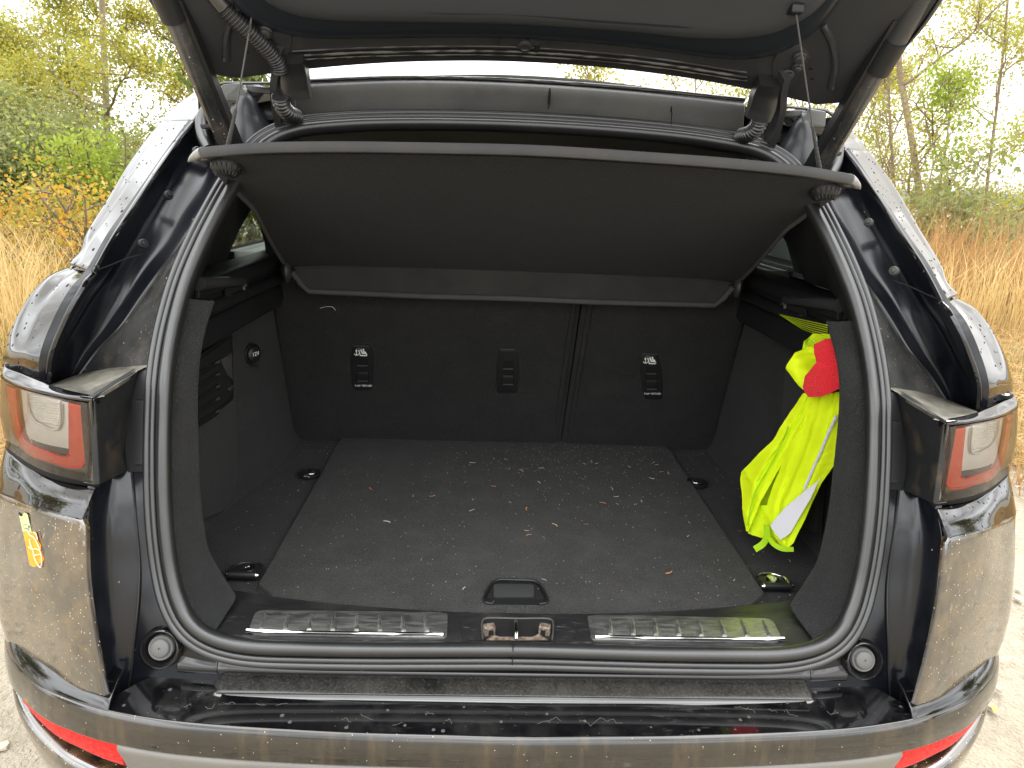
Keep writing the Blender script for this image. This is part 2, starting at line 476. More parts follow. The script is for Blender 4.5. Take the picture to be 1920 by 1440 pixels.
def sweep(name, path, prof, m, parent=None, up=(0, 0, 1), **kw):
    ang = kw.pop('angle', 45)
    V, Fc = sweep_data(path, prof, up, **kw)
    return meshobj(name, V, Fc, m, parent, angle=ang)

def circ(r, n=12, sx=1, sy=1): return [(r * sx * math.cos(2 * math.pi * i / n), r * sy * math.sin(2 * math.pi * i / n)) for i in range(n)]
def tube(name, pts, r, m, parent=None, n=40, k=12, up=None, scale=None, smooth_path=True):
    P = crom(pts, n) if smooth_path and len(pts) > 2 else [Vector(p) for p in pts]
    if up is None:
        t = (P[-1] - P[0]).normalized()
        up = (0, 0, 1) if abs(t.z) < 0.9 else (0, 1, 0)
        if abs(t.z) < 0.9 and abs(t.x) < 0.05 and False: up = (1, 0, 0)
    return sweep(name, P, circ(r, k), m, parent, up=up, scale=scale)

def box_data(c, s, R=None):
    V = [Vector((sx * s[0] / 2, sy * s[1] / 2, sz * s[2] / 2)) for sx in (-1, 1) for sy in (-1, 1) for sz in (-1, 1)]
    if R is not None: V = [R @ v for v in V]
    V = [Vector(c) + v for v in V]
    return V, [[0, 1, 3, 2], [4, 6, 7, 5], [0, 4, 5, 1], [2, 3, 7, 6], [0, 2, 6, 4], [1, 5, 7, 3]]

def box(name, c, s, m, parent=None, R=None, bev=0.003):
    V, Fc = box_data(c, s, R)
    bm = bmesh.new()
    vs = [bm.verts.new(v) for v in V]
    for f_ in Fc: bm.faces.new([vs[i] for i in f_])
    bmesh.ops.recalc_face_normals(bm, faces=bm.faces)
    if bev: bmesh.ops.bevel(bm, geom=bm.edges[:], offset=bev, segments=3, profile=0.7, affect='EDGES')
    return bmobj(name, bm, m, parent, angle=60)

def panel(name, pts, m, parent=None, back=(0, 1, 0), t=0.01, bev=0.002, side=-1, puff=0):
    """flat-ish outline with its own thickness and softened edge"""
    pts = [Vector(p) for p in pts]
    if side > 0:
        pts = [Vector((-p.x, p.y, p.z)) for p in pts]; back = (-back[0], back[1], back[2])
    bk = Vector(back).normalized() * t
    bm = bmesh.new()
    a = [bm.verts.new(p) for p in pts]
    b = [bm.verts.new(p + bk) for p in pts]
    n = len(pts)
    f0 = bm.faces.new(a); f1 = bm.faces.new(b[::-1])
    for i in range(n): bm.faces.new([a[i], b[i], b[(i + 1) % n], a[(i + 1) % n]])
    bmesh.ops.recalc_face_normals(bm, faces=bm.faces)
    if bev:
        es = [e for e in bm.edges if e.verts[0] in a and e.verts[1] in a]
        bmesh.ops.bevel(bm, geom=es, offset=bev, segments=2, profile=0.6, affect='EDGES')
    bmesh.ops.triangulate(bm, faces=[f_ for f_ in bm.faces if len(f_.verts) > 4])
    return bmobj(name, bm, m, parent, angle=40)

def rounded(pts, r=0.2, n=4):
    """round the corners of a polygon (r = share of the shorter side)"""
    P = [Vector(p) for p in pts]; out_ = []
    k = len(P)
    for i in range(k):
        a, b, c = P[i - 1], P[i], P[(i + 1) % k]
        ra = min((a - b).length, (c - b).length) * r
        p0 = b + (a - b).normalized() * ra; p2 = b + (c - b).normalized() * ra
        for j in range(n + 1):
            t = j / n
            out_.append(p0 * (1 - t) ** 2 + b * 2 * t * (1 - t) + p2 * t * t)
    return out_

def lathe(name, c, axis, prof, m, parent=None, k=32, ref=None):
    """prof: (radius, height along axis)"""
    ax = Vector(axis).normalized()
    r_ = Vector(ref) if ref else (Vector((1, 0, 0)) if abs(ax.x) < 0.9 else Vector((0, 0, 1)))
    a = (r_ - ax * r_.dot(ax)).normalized(); b = ax.cross(a)
    V, Fc = [], []
    for (r, h) in prof:
        for j in range(k):
            t = 2 * math.pi * j / k
            V.append(Vector(c) + ax * h + (a * math.cos(t) + b * math.sin(t)) * r)
    for i in range(len(prof) - 1):
        for j in range(k):
            Fc.append([i * k + j, i * k + (j + 1) % k, (i + 1) * k + (j + 1) % k, (i + 1) * k + j])
    Fc.append([(len(prof) - 1) * k + j for j in range(k)])
    return meshobj(name, V, Fc, m, parent, angle=50)

def text(name, s, c, xdir, ydir, size, m, parent=None, ext=0.0003):
    cu = bpy.data.curves.new(name + '_curve', 'FONT')
    cu.body = s; cu.size = size; cu.align_x = 'CENTER'; cu.align_y = 'CENTER'; cu.extrude = ext
    tmp = bpy.data.objects.new('tmp_text', cu)
    COL.objects.link(tmp)
    dg = bpy.context.evaluated_depsgraph_get()
    me = bpy.data.meshes.new_from_object(tmp.evaluated_get(dg))
    bpy.data.objects.remove(tmp); bpy.data.curves.remove(cu)
    x = Vector(xdir).normalized(); y = Vector(ydir); y = (y - x * y.dot(x)).normalized(); z = x.cross(y)
    MM = Matrix.Identity(4)
    for i in range(3): MM[i][0], MM[i][1], MM[i][2], MM[i][3] = x[i], y[i], z[i], c[i]
    me.transform(MM)
    me.materials.clear(); me.materials.append(m)
    o = bpy.data.objects.new(name, me)
    return link(o, parent)

# ================================================================== THE CAR
car = thing('estate_car', 'black four-wheel-drive car with its tailgate raised over the empty carpeted boot', 'car', (0, 3.0, 0))

def Yap(z):            # the opening leans forward as it rises
    return interp(z, [0.6, 0.75, 0.85, 1.0, 1.12, 1.30, 1.53, 1.7], [0.88, 0.90, 0.945, 0.99, 1.04, 1.16, 1.33, 1.45])
def A(px, py, off=0.0):  # a point of the opening's rim
    return UF(px, py, lambda p: p.y - Yap(p.z) - off)
def LID(px, py, off=0.0):
    return UF(px, py, lambda p: p.z - (1.62 + 0.7 * (1.25 - p.y) - 0.2 * p.x ** 2) - off)

SIDES = (-1, 1)
# ---- pillars, shoulders, gutters
for s in SIDES:
    # outer pillar strip (glossy, wet)
    o_ = [(302, 228, 1.56), (275, 260, 1.52), (250, 293, 1.48), (200, 375, 1.38), (160, 440, 1.30), (150, 470, 1.27), (130, 490, 1.25)]
    c_ = [(315, 228, 1.51), (292, 262, 1.47), (272, 293, 1.425), (222, 375, 1.325), (180, 440, 1.245), (166, 470, 1.215), (148, 497, 1.19)]
    i_ = [(362, 226, 1.43), (339, 252, 1.40), (318, 282, 1.36), (260, 366, 1.26), (213, 437, 1.18), (192, 472, 1.15), (173, 507, 1.125)]
    e_ = [(366, 228, 1.432), (343, 255, 1.402), (322, 285, 1.362), (264, 368, 1.262), (217, 439, 1.182), (196, 474, 1.152), (177, 509, 1.128)]
    rows = [[U(a[0], a[1], a[2]) for a in q] for q in (o_, c_, i_)]
    outw = [U(a[0], a[1], a[2]) + Vector((-0.03, 0.16, -0.01)) for a in o_]
    st = sheet('pillar_cover', [outw] + rows, PAINT, car, nu=40, nv=60, side=s, depth=0.004, roll=0.002, sref=.6)
    # roof end piece
    r_ = [[U(306, 226, 1.555), U(318, 208, 1.57), U(340, 190, 1.58), U(368, 170, 1.59)], [U(320, 226, 1.505), U(332, 211, 1.52), U(352, 196, 1.535), U(377, 182, 1.545)], [U(362, 224, 1.43), U(368, 215, 1.44), U(375, 208, 1.45), U(384, 202, 1.46)]]
    sheet('roof_rail_end', r_, PAINT, car, nu=20, nv=20, side=s, depth=0.004, roll=0.002, lin=True)
    # rear wing shoulder
    so_ = [(126, 501, 1.26), (93, 516, 1.25), (62, 545, 1.24), (40, 577, 1.225), (21, 613, 1.21), (10, 648, 1.195), (6, 668, 1.19), (9, 692, 1.185)]
    sm_ = [(150, 507, 1.20), (123, 524, 1.185), (98, 551, 1.165), (78, 583, 1.143), (62, 620, 1.12), (48, 654, 1.10), (44, 666, 1.096), (44, 703, 1.095)]
    si_ = [(175, 508, 1.13), (158, 525, 1.10), (142, 550, 1.083), (125, 580, 1.07), (110, 612, 1.06), (98, 640, 1.052), (88, 674, 1.046), (86, 716, 1.047)]
    rows = [[U(*a[:2], a[2]) for a in q] for q in (so_, sm_, si_)]
    outw = [p + Vector((-0.03, 0.22, -0.005)) for p in rows[0]]
    sheet('rear_wing', [outw] + rows, PAINT, car, nu=44, nv=60, side=s, depth=0.004, roll=0.002, sref=.6)
    # inner face of pillar and shoulder (dark, turned inwards)
    L_ = [(366, 229, 1.435), (322, 286, 1.365), (265, 370, 1.265), (217, 440, 1.185), (178, 509, 1.13), (145, 551, 1.086), (113, 612, 1.063), (92, 672, 1.05), (92, 722, 1.052)]
    R_ = [(415, 300, 1.44), (400, 360, 1.36), (366, 412, 1.31), (333, 468, 1.26), (298, 510, 1.22), (262, 560, 1.19), (226, 612, 1.165), (185, 655, 1.15), (148, 704, 1.13)]
    rows = [[U(*a[:2], a[2]) for a in L_],
            [U(lerp(a[0], b[0], .33), lerp(a[1], b[1], .33), lerp(a[2], b[2], .33) + 0.035) for a, b in zip(L_, R_)],
            [U(lerp(a[0], b[0], .7), lerp(a[1], b[1], .7), lerp(a[2], b[2], .7) + 0.030) for a, b in zip(L_, R_)],
            [U(*a[:2], a[2]) for a in R_]]
    gutter = sheet('pillar_inner_panel', rows, PAINT_INNER, car, nu=30, nv=60, side=s, depth=0.01,
                   disp=lambda u, v, g: 0.004 * math.exp(-((u - 0.35) / 0.06) ** 2 - ((v - 0.72) / 0.16) ** 2))
    # seam and panel break across it
    b1 = [U(178, 508, 1.128), U(205, 498, 1.15), U(240, 484, 1.18), U(270, 476, 1.20)]
    tube('panel_seam', [Vector((p.x if s < 0 else -p.x, p.y - 0.001, p.z)) for p in b1], 0.0011, BLACKOUT, car, n=14, k=6)
    for (bx, by, by_) in ((268, 457, 1.2), (316, 366, 1.3), (370, 283, 1.37)):
        p = U(bx, by, by_)
        if s > 0: p.x = -p.x
        ax = Vector((0.75 * -s, -0.6, 0.25))
        lathe('panel_bolt', p - ax * 0.004, ax, [(0.008, 0), (0.008, 0.006), (0.0065, 0.008), (0.004, 0.008), (0.0035, 0.011), (0.001, 0.0115)], PLASTIC_GREY if s > 0 else PLASTIC, car, k=16)
    # flange plate between crease and seal
    SO = [(430, 320), (410, 360), (385, 402), (360, 445), (335, 490), (313, 545), (296, 600), (285, 650), (278, 700)]
    rows = [[U(a[0] - 1, a[1], a[2] - 0.0) for a in R_],
            [U(lerp(a[0], b[0], .5), lerp(a[1], b[1], .5), lerp(a[2], A(*b).y + .012, .5) + .004) for a, b in zip(R_, SO)],
            [A(b[0] + 8, b[1], 0.012) for b in SO]]
    sheet('gutter_panel', rows, PAINT_GUTTER, car, nu=26, nv=70, side=s, depth=0.01, roll=0.001)
    cr = [U(a[0], a[1], a[2] - 0.003) for a in R_[1:]]
    tube('gutter_seam', [Vector((p.x if s < 0 else -p.x, p.y, p.z)) for p in cr], 0.0022, RUBBER, car, n=50, k=6)
    # lamp box: top, inner face
    top_b = [U(92, 722, 1.05), U(146, 702, 1.12), U(205, 690, 1.10), A(283, 684, 0.012)]
    top_f = [U(110, 728, 1.0), U(178, 744, 0.949), U(222, 718, 1.0), U(258, 697, 1.055)]
    sheet('lamp_box_top', [top_b, [lerp(a, b, .5) + Vector((0, 0, .001)) for a, b in zip(top_b, top_f)], top_f], LEDGE_DUST, car, nu=10, nv=24, side=s, lin=True, roll=0.001, depth=0.004)
    f1 = [U(179, 745, .948), U(218, 721, 0.998), U(258, 697, 1.055)]
    f2 = [U(182, 800, .944), U(212, 775, 0.985), U(240, 780, 1.032)]
    f3 = [U(185, 850, .940), U(210, 840, 0.978), U(237, 850, 1.018)]
    f4 = [U(188, 906, .936), U(214, 893, 0.972), U(243, 880, 1.008)]
    sheet('lamp_box_face', [f1, f2, f3, f4], BOXFACE, car, nu=20, nv=16, side=s, roll=0.002, depth=0.006)
    # rear flange beside the seal, upper
    g1 = [(258, 697), (245, 750), (239, 800), (238, 850), (243, 884)]
    g2 = [(290, 690), (288, 750), (288, 800), (288, 850), (288, 884)]
    sheet('rim_panel', [[A(a[0] - 3, a[1], 0.014) for a in g1], [A(a[0], a[1], 0.012) for a in g2]], PLASTIC, car, nu=6, nv=24, side=s, roll=0.001, depth=0.004)
    cv = [A(x, y, 0.006) for x, y in ((247, 757), (252, 751), (284, 751), (284, 871), (252, 871), (246, 864))]
    panel('access_cover', rounded(cv, .15, 2), PLASTIC, car, back=(0, 1, 0), t=0.008, side=s, bev=0.0015)
    # lower inner face and lower flange
    LL = [(184, 900, .962), (166, 968, .93), (166, 1060, .912), (172, 1140, .898), (184, 1213, .888), (200, 1300, .885), (204, 1345, .88)]
    LR = [(246, 880, 1.005), (254, 960, .975), (262, 1060, .955), (260, 1120, .942), (254, 1180, .93), (247, 1248, .920), (240, 1300, .915)]
    rows = [[U(*a[:2], a[2]) for a in LL],
            [U(lerp(a[0], b[0], .45), lerp(a[1], b[1], .45), lerp(a[2], b[2], .5) + 0.008) for a, b in zip(LL, LR)],
            [U(*a[:2], a[2]) for a in LR]]
    sheet('lower_side_panel', rows, PAINT_INNER, car, nu=16, nv=40, side=s, depth=0.01, roll=0.002)
    LS = [(290, 880), (290, 960), (298, 1060), (310, 1115), (340, 1185), (400, 1238), (430, 1290)]
    rows = [[U(a[0], a[1], a[2]) for a in LR], [lerp(U(a[0], a[1], a[2]), A(b[0], b[1], .014), .5) for a, b in zip(LR, LS)], [A(b[0], b[1], 0.014) for b in LS]]
    sheet('lower_flange', rows, PAINT_INNER, car, nu=12, nv=50, side=s, depth=0.006, roll=0.001)
    tube('flange_seam', [Vector((p.x if s < 0 else -p.x, p.y, p.z)) for p in [U(a[0], a[1], a[2] - .002) for a in LR]], 0.0016, RUBBER, car, n=40, k=6)
    # rubber stop in its dish
    c = U(303, 1214, 0.912) if s < 0 else U(1617, 1236, 0.912)
    ax = Vector((0.05 * -s, -0.93, 0.36))
    lathe('buffer_dish', c + ax * 0.008, ax, [(0.031, -0.02), (0.0285, 0.001), (0.0255, 0.003), (0.0235, 0.0), (0.021, -0.009), (0.015, -0.013), (0.001, -0.013)], PAINT, car, k=48)
    bf = lathe('buffer', c + ax * 0.004, ax, [(0.019, -0.012), (0.0185, -0.003), (0.017, 0.0), (0.0135, -0.001), (0.013, 0.003), (0.0115, 0.0045), (0.002, 0.0047), (0.0015, 0.003), (0.0005, 0.003)], RUBBER_GREY, car, k=40)

# ---- tail lamps
XL = [-60, 5, 30, 70, 125, 177]
def Yl(px): return interp(px, XL, [1.24, 1.09, 1.035, 0.985, 0.957, 0.945])
def LP(px, py, off=0.0, s=-1):
    p = U(px, py, Yl(px) + off)
    if s > 0: p.x = -p.x
    return p
def WR(row):
    # carry a corner row on round the side of the car
    p = row[1]
    return [Vector((-.896, p.y + .30, p.z)), Vector((-.872, p.y + .135, p.z))] + row[1:]
def strip_on(name, outer, inner, off, m, parent, s, t=0.004, n=40, bev=0.0008):
    a = crom([LP(x, y, off) for x, y in outer], n); b = crom([LP(x, y, off) for x, y in inner], n)
    return sheet(name, [a, b], m, parent, nu=4, nv=n, side=s, roll=bev, depth=t)
for s in SIDES:
    lamp = sheet('tail_lamp', [WR([LP(-60, 652, .034), LP(2, 712, .034), LP(21, 722, .032), LP(62, 737, .03), LP(125, 751, .028), LP(176, 758, .026)]),
                               WR([LP(-58, 730, .03), LP(1, 780, .03), LP(26, 790, .028), LP(67, 806, .028), LP(125, 825, .026), LP(178, 833, .026)]),
                               WR([LP(-52, 792, .034), LP(10, 826, .034), LP(34, 853, .032), LP(83, 882, .03), LP(125, 895, .028), LP(181, 906, .026)])],
                 LAMP_BACK, car, vref=.4, nu=14, nv=40, side=s, depth=0.012, roll=0.003)
    # black gloss frame: top cap, inner upright, bottom
    sheet('lamp_frame', [WR([LP(-60, 632, .05), LP(8, 684, .045), LP(42, 702, .04), LP(83, 718, .03), LP(125, 731, .022), LP(176, 742, .006)]),
                         WR([LP(-60, 640, .0), LP(4, 700, .0), LP(23, 716, .0), LP(62, 729, .0), LP(125, 744, -.002), LP(174, 750, -.002)]),
                         WR([LP(-60, 646, .004), LP(2, 706, .003), LP(22, 722, .003), LP(62, 736, .003), LP(125, 750, .002), LP(172, 758, .002)])],
          PAINT, lamp, vref=.4, nu=12, nv=50, side=s, depth=0.01, roll=0.0015)
    sheet('lamp_frame', [[LP(163, 754, .0), LP(165, 800, .0), LP(167, 850, .0), LP(168, 900, .0)],
                         [LP(172, 749, -.004), LP(174, 800, -.004), LP(176, 850, -.004), LP(178, 906, -.004)],
                         [LP(178, 745, .004), LP(181, 800, .004), LP(184, 850, .004), LP(187, 908, .004)]],
          PAINT, lamp, nu=10, nv=30, side=s, depth=0.02, roll=0.0015)
    sheet('lamp_frame', [WR([LP(-50, 795, .0), LP(10, 832, .0), LP(33, 855, .0), LP(83, 884, .0), LP(125, 897, 0), LP(180, 906, 0)]),
                         WR([LP(-50, 801, .02), LP(10, 840, .02), LP(34, 864, .02), LP(83, 892, .016), LP(125, 905, .012), LP(183, 914, .008)])],
          BLACKOUT, lamp, vref=.4, nu=5, nv=40, side=s, depth=0.01, roll=0.001)
    # red light guide
    strip_on('red_light_guide', [(9, 722), (14, 760), (21, 790), (30, 822), (46, 846), (64, 858), (98, 868), (129, 877), (150, 877), (159, 866), (160, 845), (159, 800), (157, 762)],
             [(25, 729), (27, 755), (31, 789), (36, 810), (44, 826), (58, 836), (94, 850), (118, 857), (126, 857), (129, 852), (129, 838), (129, 800), (128, 757)], 0.007, RED_GUIDE, lamp, s, n=70)
    strip_on('guide_edge', [(157, 762), (159, 800), (160, 845), (159, 866), (150, 877), (129, 877), (98, 868)],
             [(155, 763), (157, 800), (158, 845), (156, 864), (149, 875), (129, 875), (98, 866.5)], 0.005, RED_EDGE, lamp, s, n=40)
    strip_on('guide_edge', [(27, 731), (32, 789), (45, 827), (59, 837), (94, 851), (120, 859), (128, 855)],
             [(28, 731), (33.5, 789), (46, 825), (60, 835), (94, 849), (119, 857), (127, 853)], 0.005, RED_EDGE, lamp, s, n=40)
    # silvery reflector and ribbed clear block
    sheet('lamp_reflector', [[LP(40, 732, .012), LP(80, 742, .012), LP(127, 756, .011)], [LP(44, 775, .012), LP(80, 790, .012), LP(127, 803, .011)], [LP(50, 812, .012), LP(64, 835, .012), LP(127, 851, .011)]],
          LAMP_WHITE, lamp, nu=16, nv=16, side=s, depth=0.003, roll=0.001)
    sheet('lamp_reflector_step', [[LP(62, 834, .009), LP(95, 845, .009), LP(127, 852, .009)], [LP(58, 824, .009), LP(92, 837, .009), LP(127, 843, .009)]], PLASTIC_GREY, lamp, nu=4, nv=16, side=s, depth=0.002, roll=0.001)
    blk = sheet('clear_lamp_block', [[LP(57, 741, .008), LP(83, 746, .008), LP(110, 753, .008)], [LP(60, 765, .008), LP(84, 772, .008), LP(110, 778, .008)], [LP(70, 784, .008), LP(88, 793, .008), LP(106, 797, .008)]],
                LAMP_CLEAR, lamp, nu=44, nv=20, side=s, depth=0.004, roll=0.003, disp=lambda u, v, g: 0.0016 * math.sin(u * 60) + 0.0008 * math.sin(v * 9 + u * 5), angle=0)
    tube('lamp_ring', [LP(x, y, .006, s) for x, y in ((50, 738), (53, 765), (61, 785), (78, 797), (100, 806), (110, 803), (114, 790), (114, 756))], 0.0018, LAMP_CLEAR, lamp, n=40, k=8, up=(0, 1, 0))
    # outer lens
    lens = [WR([LP(-60, 646, -.002), LP(2, 704, -.002), LP(21, 720, -.002), LP(62, 735, -.002), LP(125, 750, -.002), LP(170, 757, -.002)]),
            WR([LP(-60, 720, -.008), LP(0, 775, -.008), LP(25, 786, -.008), LP(66, 802, -.008), LP(125, 820, -.007), LP(172, 830, -.005)]),
            WR([LP(-54, 794, -.001), LP(9, 829, -.001), LP(33, 854, -.001), LP(83, 883, -.001), LP(125, 895, -.001), LP(176, 906, -.001)])]
    sheet('lamp_lens', lens, LENS, lamp, vref=.4, nu=20, nv=40, side=s, depth=0.0, roll=0.0005, edge='none')

# ---- bumper corners
for s in SIDES:
    a_ = [(-60, 790, 1.25), (10, 833, 1.10), (34, 864, 1.045), (83, 893, .995), (125, 907, .965), (176, 918, .942)]
    b_ = [(-60, 850, 1.19), (-8, 915, 1.055), (30, 938, .995), (62, 951, .955), (110, 965, .925), (152, 975, .908)]
    m_ = [(lerp(p[0], q[0], .5), lerp(p[1], q[1], .5), lerp(p[2], q[2], .5) - .006) for p, q in zip(a_, b_)]
    k_ = [(-58, 872, 1.183), (-6, 926, 1.047), (31, 948, .989), (64, 961, .950), (112, 975, .921), (154, 985, .904)]
    c_ = [(-52, 960, 1.175), (-12, 1015, 1.04), (25, 1045, .978), (66, 1065, .935), (112, 1078, .906), (157, 1085, .888)]
    d_ = [(-40, 1070, 1.165), (-8, 1125, 1.03), (28, 1150, .968), (72, 1170, .925), (118, 1185, .892), (172, 1195, .872)]
    e_ = [(-30, 1140, 1.155), (14, 1211, 1.01), (40, 1235, .972), (86, 1264, .925), (135, 1288, .888), (192, 1303, .860)]
    T = [WR([U(*p[:2], p[2]) for p in q]) for q in (a_, m_, b_)]
    Fc = [WR([U(*p[:2], p[2]) for p in q]) for q in (b_, k_, c_, d_, e_)]
    sheet('bumper_shoulder', T, PAINT, car, vref=.4, nu=16, nv=50, side=s, depth=0.004, roll=0.001)
    sheet('bumper_corner', Fc, PAINT_DUST_REFLECT, car, vref=.4, nu=40, nv=60, side=s, depth=0.006, roll=0.003)

# ---- lower bumper across the car
_px = np.linspace(-1.1, 1.1, 881)
def _plan0(x): return interp(abs(x), [0, .25, .40, .50, .59, .69, .79, .86, .90], [.805, .811, .820, .831, .850, .890, .965, 1.07, 1.25]) + max(0, abs(x) - .9) * 3
_k = np.exp(-np.linspace(-2, 2, 49) ** 2); _k /= _k.sum()
_pv = np.convolve(np.array([_plan0(x) for x in _px]), _k, 'same')
def plan(x):  # rear edge of the bumper seen from above
    return float(np.interp(x, _px[30:-30], _pv[30:-30]))
xs = [-.90, -.875, -.83, -.79, -.74, -.69, -.64, -.59, -.5, -.4, -.25, -.1, 0, .1, .25, .4, .5, .59, .64, .69, .74, .79, .83, .875, .90]
xs_side = [x for x in xs if x <= -.59]
def brow(z, dy): return [Vector((x, plan(x) + dy, z)) for x in xs]
def yinset(x): return 1.0
# narrow top strip at the sides (under the corners) and the rolled front edge
for s in SIDES:
    xs_l = [-.90, -.86, -.82, -.79, -.74, -.69, -.64, -.60, -.578]
    top = [[Vector((x, plan(x) + d * (1 + .3 * (abs(x) > .8)), z)) for x in xs_l] for d, z in ((.055, .722), (.034, .715), (.012, .703), (.003, .693))]
    sheet('bumper_upper_strip', top, PAINT, car, nu=14, nv=60, side=s, depth=0.003, roll=0.001)
bump = sheet('bumper', [brow(.6925, .003), brow(.6890, 0.0), brow(.682, -.003), brow(.668, -.006), brow(.648, -.006)], PAINT_BUMPER, car, nu=22, nv=200, depth=0.02, roll=0.002)
# grey insert in the middle
xi = [x for x in np.linspace(-.565, .565, 31)]
def ip(x, z, dy): return Vector((x, plan(x) + dy, z))
sheet('bumper_insert', [[ip(x, .645, .004) for x in xi], [ip(x, .640, -.004) for x in xi], [ip(x * .985, .62, -.004) for x in xi], [ip(x * .96, .575, .0) for x in xi]], SILVER, car, nu=14, nv=90, depth=0.01, roll=0.002)
for s in SIDES:
    p = [Vector((-.53 * -s * -1 if False else .53 * s, plan(.53) - .006, .607)), Vector((.2 * s, plan(.2) - .008, .600)), Vector((.2 * s, plan(.2) - .008, .585)), Vector((.53 * s, plan(.53) - .006, .585))]
    panel('exhaust_trim', rounded(p, .3, 3), CHROME, car, back=(0, 1, 0), t=0.02)
sheet('bumper_underside', [[Vector((x, plan(x) + .012, .578)) for x in np.linspace(-.56, .56, 15)], [Vector((x, plan(x) + .03, .45)) for x in np.linspace(-.6, .6, 15)], [Vector((x, plan(x) + .12, .33)) for x in np.linspace(-.66, .66, 15)]], PLASTIC, car, nu=10, nv=40, depth=.01)
# slots, reflectors, lower lip
for s in SIDES:
    X = [-.575, -.60, -.64, -.68, -.72, -.76, -.80, -.835]
    sheet('reflector_slot', [[Vector((x, plan(x) + .035, .650)) for x in X], [Vector((x, plan(x) + .04, .62)) for x in X], [Vector((x, plan(x) + .03, .575)) for x in X]], PLASTIC, car, nu=8, nv=40, side=s, depth=0.01)
    Xr = [-.566, -.60, -.64, -.68, -.72, -.765]
    zt = [.648, .648, .648, .648, .648, .647]; zb = [.595, .598, .602, .606, .611, .618]
    rf = sheet('rear_reflector', [[Vector((x, plan(x) + .012, a)) for x, a in zip(Xr, zt)], [Vector((x, plan(x) + .004, lerp(a, b, .8))) for x, a, b in zip(Xr, zt, zb)], [Vector((x, plan(x) + .010, b)) for x, b in zip(Xr, zb)]],
               RED_LENS, car, nu=14, nv=60, side=s, depth=0.01, roll=0.003)
    Xl = [-.575, -.60, -.64, -.68, -.72, -.76, -.80, -.835, -.86, -.885]
    zl = [.570, .573, .577, .582, .588, .596, .608, .628, .645, .655]
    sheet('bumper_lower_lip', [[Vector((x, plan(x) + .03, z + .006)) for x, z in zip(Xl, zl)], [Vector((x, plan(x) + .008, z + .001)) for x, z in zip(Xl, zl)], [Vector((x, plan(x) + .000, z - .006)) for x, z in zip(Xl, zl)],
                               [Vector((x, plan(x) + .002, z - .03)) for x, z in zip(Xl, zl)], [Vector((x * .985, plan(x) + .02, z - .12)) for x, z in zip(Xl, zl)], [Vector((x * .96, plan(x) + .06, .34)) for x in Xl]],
          PAINT_DUST_REFLECT, car, nu=30, nv=60, side=s, depth=0.01, roll=0.002)

# ---- loading step between bumper edge and opening
def stepY(x, d): return plan(x) + d
XS = [float(q) for q in np.linspace(-.592, .592, 57)]
rear_in = [Vector((x, interp(abs(x), [0, .4, .53, .60], [.917, .917, .922, .87]) , .7045)) for x in XS]
# main flat of the step
def step_row(t):   # 0 = outer edge, 1 = inner edge
    r = []
    for x in XS:
        y0 = plan(x) + .004; y1 = .918 - .052 / (1 + math.exp(-(abs(x) - .572) / .009)); y1 = max(y1, y0 + .006)
        yy = lerp(y0, y1, t); r.append(Vector((x, yy, .6905 + .11 * (yy - y0))))
    return r
sheet('loading_step', [step_row(0), step_row(.08), step_row(.3), step_row(.6), step_row(1)], PAINT_STEP, car, nu=60, nv=220, depth=0.01, roll=0.0005,
      disp=lambda u, v, g: 0.010 * (1 / (1 + math.exp(-(u - .60) / .018))) * (1 / (1 + math.exp((abs(g[0]) - .437) / .004))))
# scuffed band raised in the middle
XM = [-.434, -.424, -.2, 0, .2, .424, .434]
sheet('scuffed_tread', [[Vector((x, .874, .7078)) for x in XM], [Vector((x, .886, .7108)) for x in XM], [Vector((x, .902, .7142)) for x in XM], [Vector((x, .917, .7170)) for x in XM]], PAINT_SCUFF, car, nu=12, nv=120, depth=0.002, roll=0.0010)
# painted valance under the seal: two ends and a middle, real gaps between
for (x0, x1) in ((-.503, -.4465), (-.4435, .4435), (.4465, .503)):
    X = list(np.linspace(x0, x1, 9))
    yb = lambda x: interp(abs(x), [0, .4, .53], [.918, .918, .925])
    mid = abs(x0 + x1) < .1
    zt = lambda x: interp(abs(x), [0, .3, .40, .46, .51], [.742, .744, .748, .754, .762])
    sheet('rear_valance', [[Vector((x, yb(x) + .014, zt(x))) for x in X], [Vector((x, yb(x) + .001, lerp(zt(x), .712, .25))) for x in X], [Vector((x, yb(x) - .008, lerp(zt(x), .712, .55))) for x in X],
                           [Vector((x, yb(x) - .015, .7185)) for x in X], [Vector((x, yb(x) - .013, .7115)) for x in X]],
          PAINT, car, nu=20, nv=60 if mid else 16, depth=0.008, roll=0.0015)
# fill under the body so no daylight comes through
box('floor_pan', (0, 1.42, .60), (1.16, .98, .14), BLACKOUT, car)
for s in SIDES:
    box('wheel_arch_liner', (s * .78, 1.75, .66), (.3, .95, .5), BLACKOUT, car)

# ---- door seal round the opening
half = [(960, 1229), (820, 1229), (700, 1229), (560, 1227), (480, 1224), (432, 1217), (394, 1205), (364, 1187), (341, 1161), (323, 1122), (311, 1072), (303, 1015), (298, 950), (296, 850), (297, 780), (300, 720), (309, 650), (322, 590), (343, 520), (371, 455), (402, 395), (437, 335), (470, 290), (500, 262), (550, 241), (640, 230), (780, 226), (950, 229)]
hp = [A(x, y, 0.0) for x, y in half]
hp[0].x = 0; hp[-1].x = 0
loop = hp + [Vector((-p.x, p.y, p.z)) for p in hp[-2:0:-1]]
loop = crom(loop, 320, closed=True)
cen = Vector((0, 1.1, 1.13))
def seal_up(p, i):
    z = p.z; dz = .02
    dy = (Yap(z + dz) - Yap(z - dz)) / (2 * dz)
    if z < .80: dy = 0.35
    return Vector((0, -1, dy)).normalized()
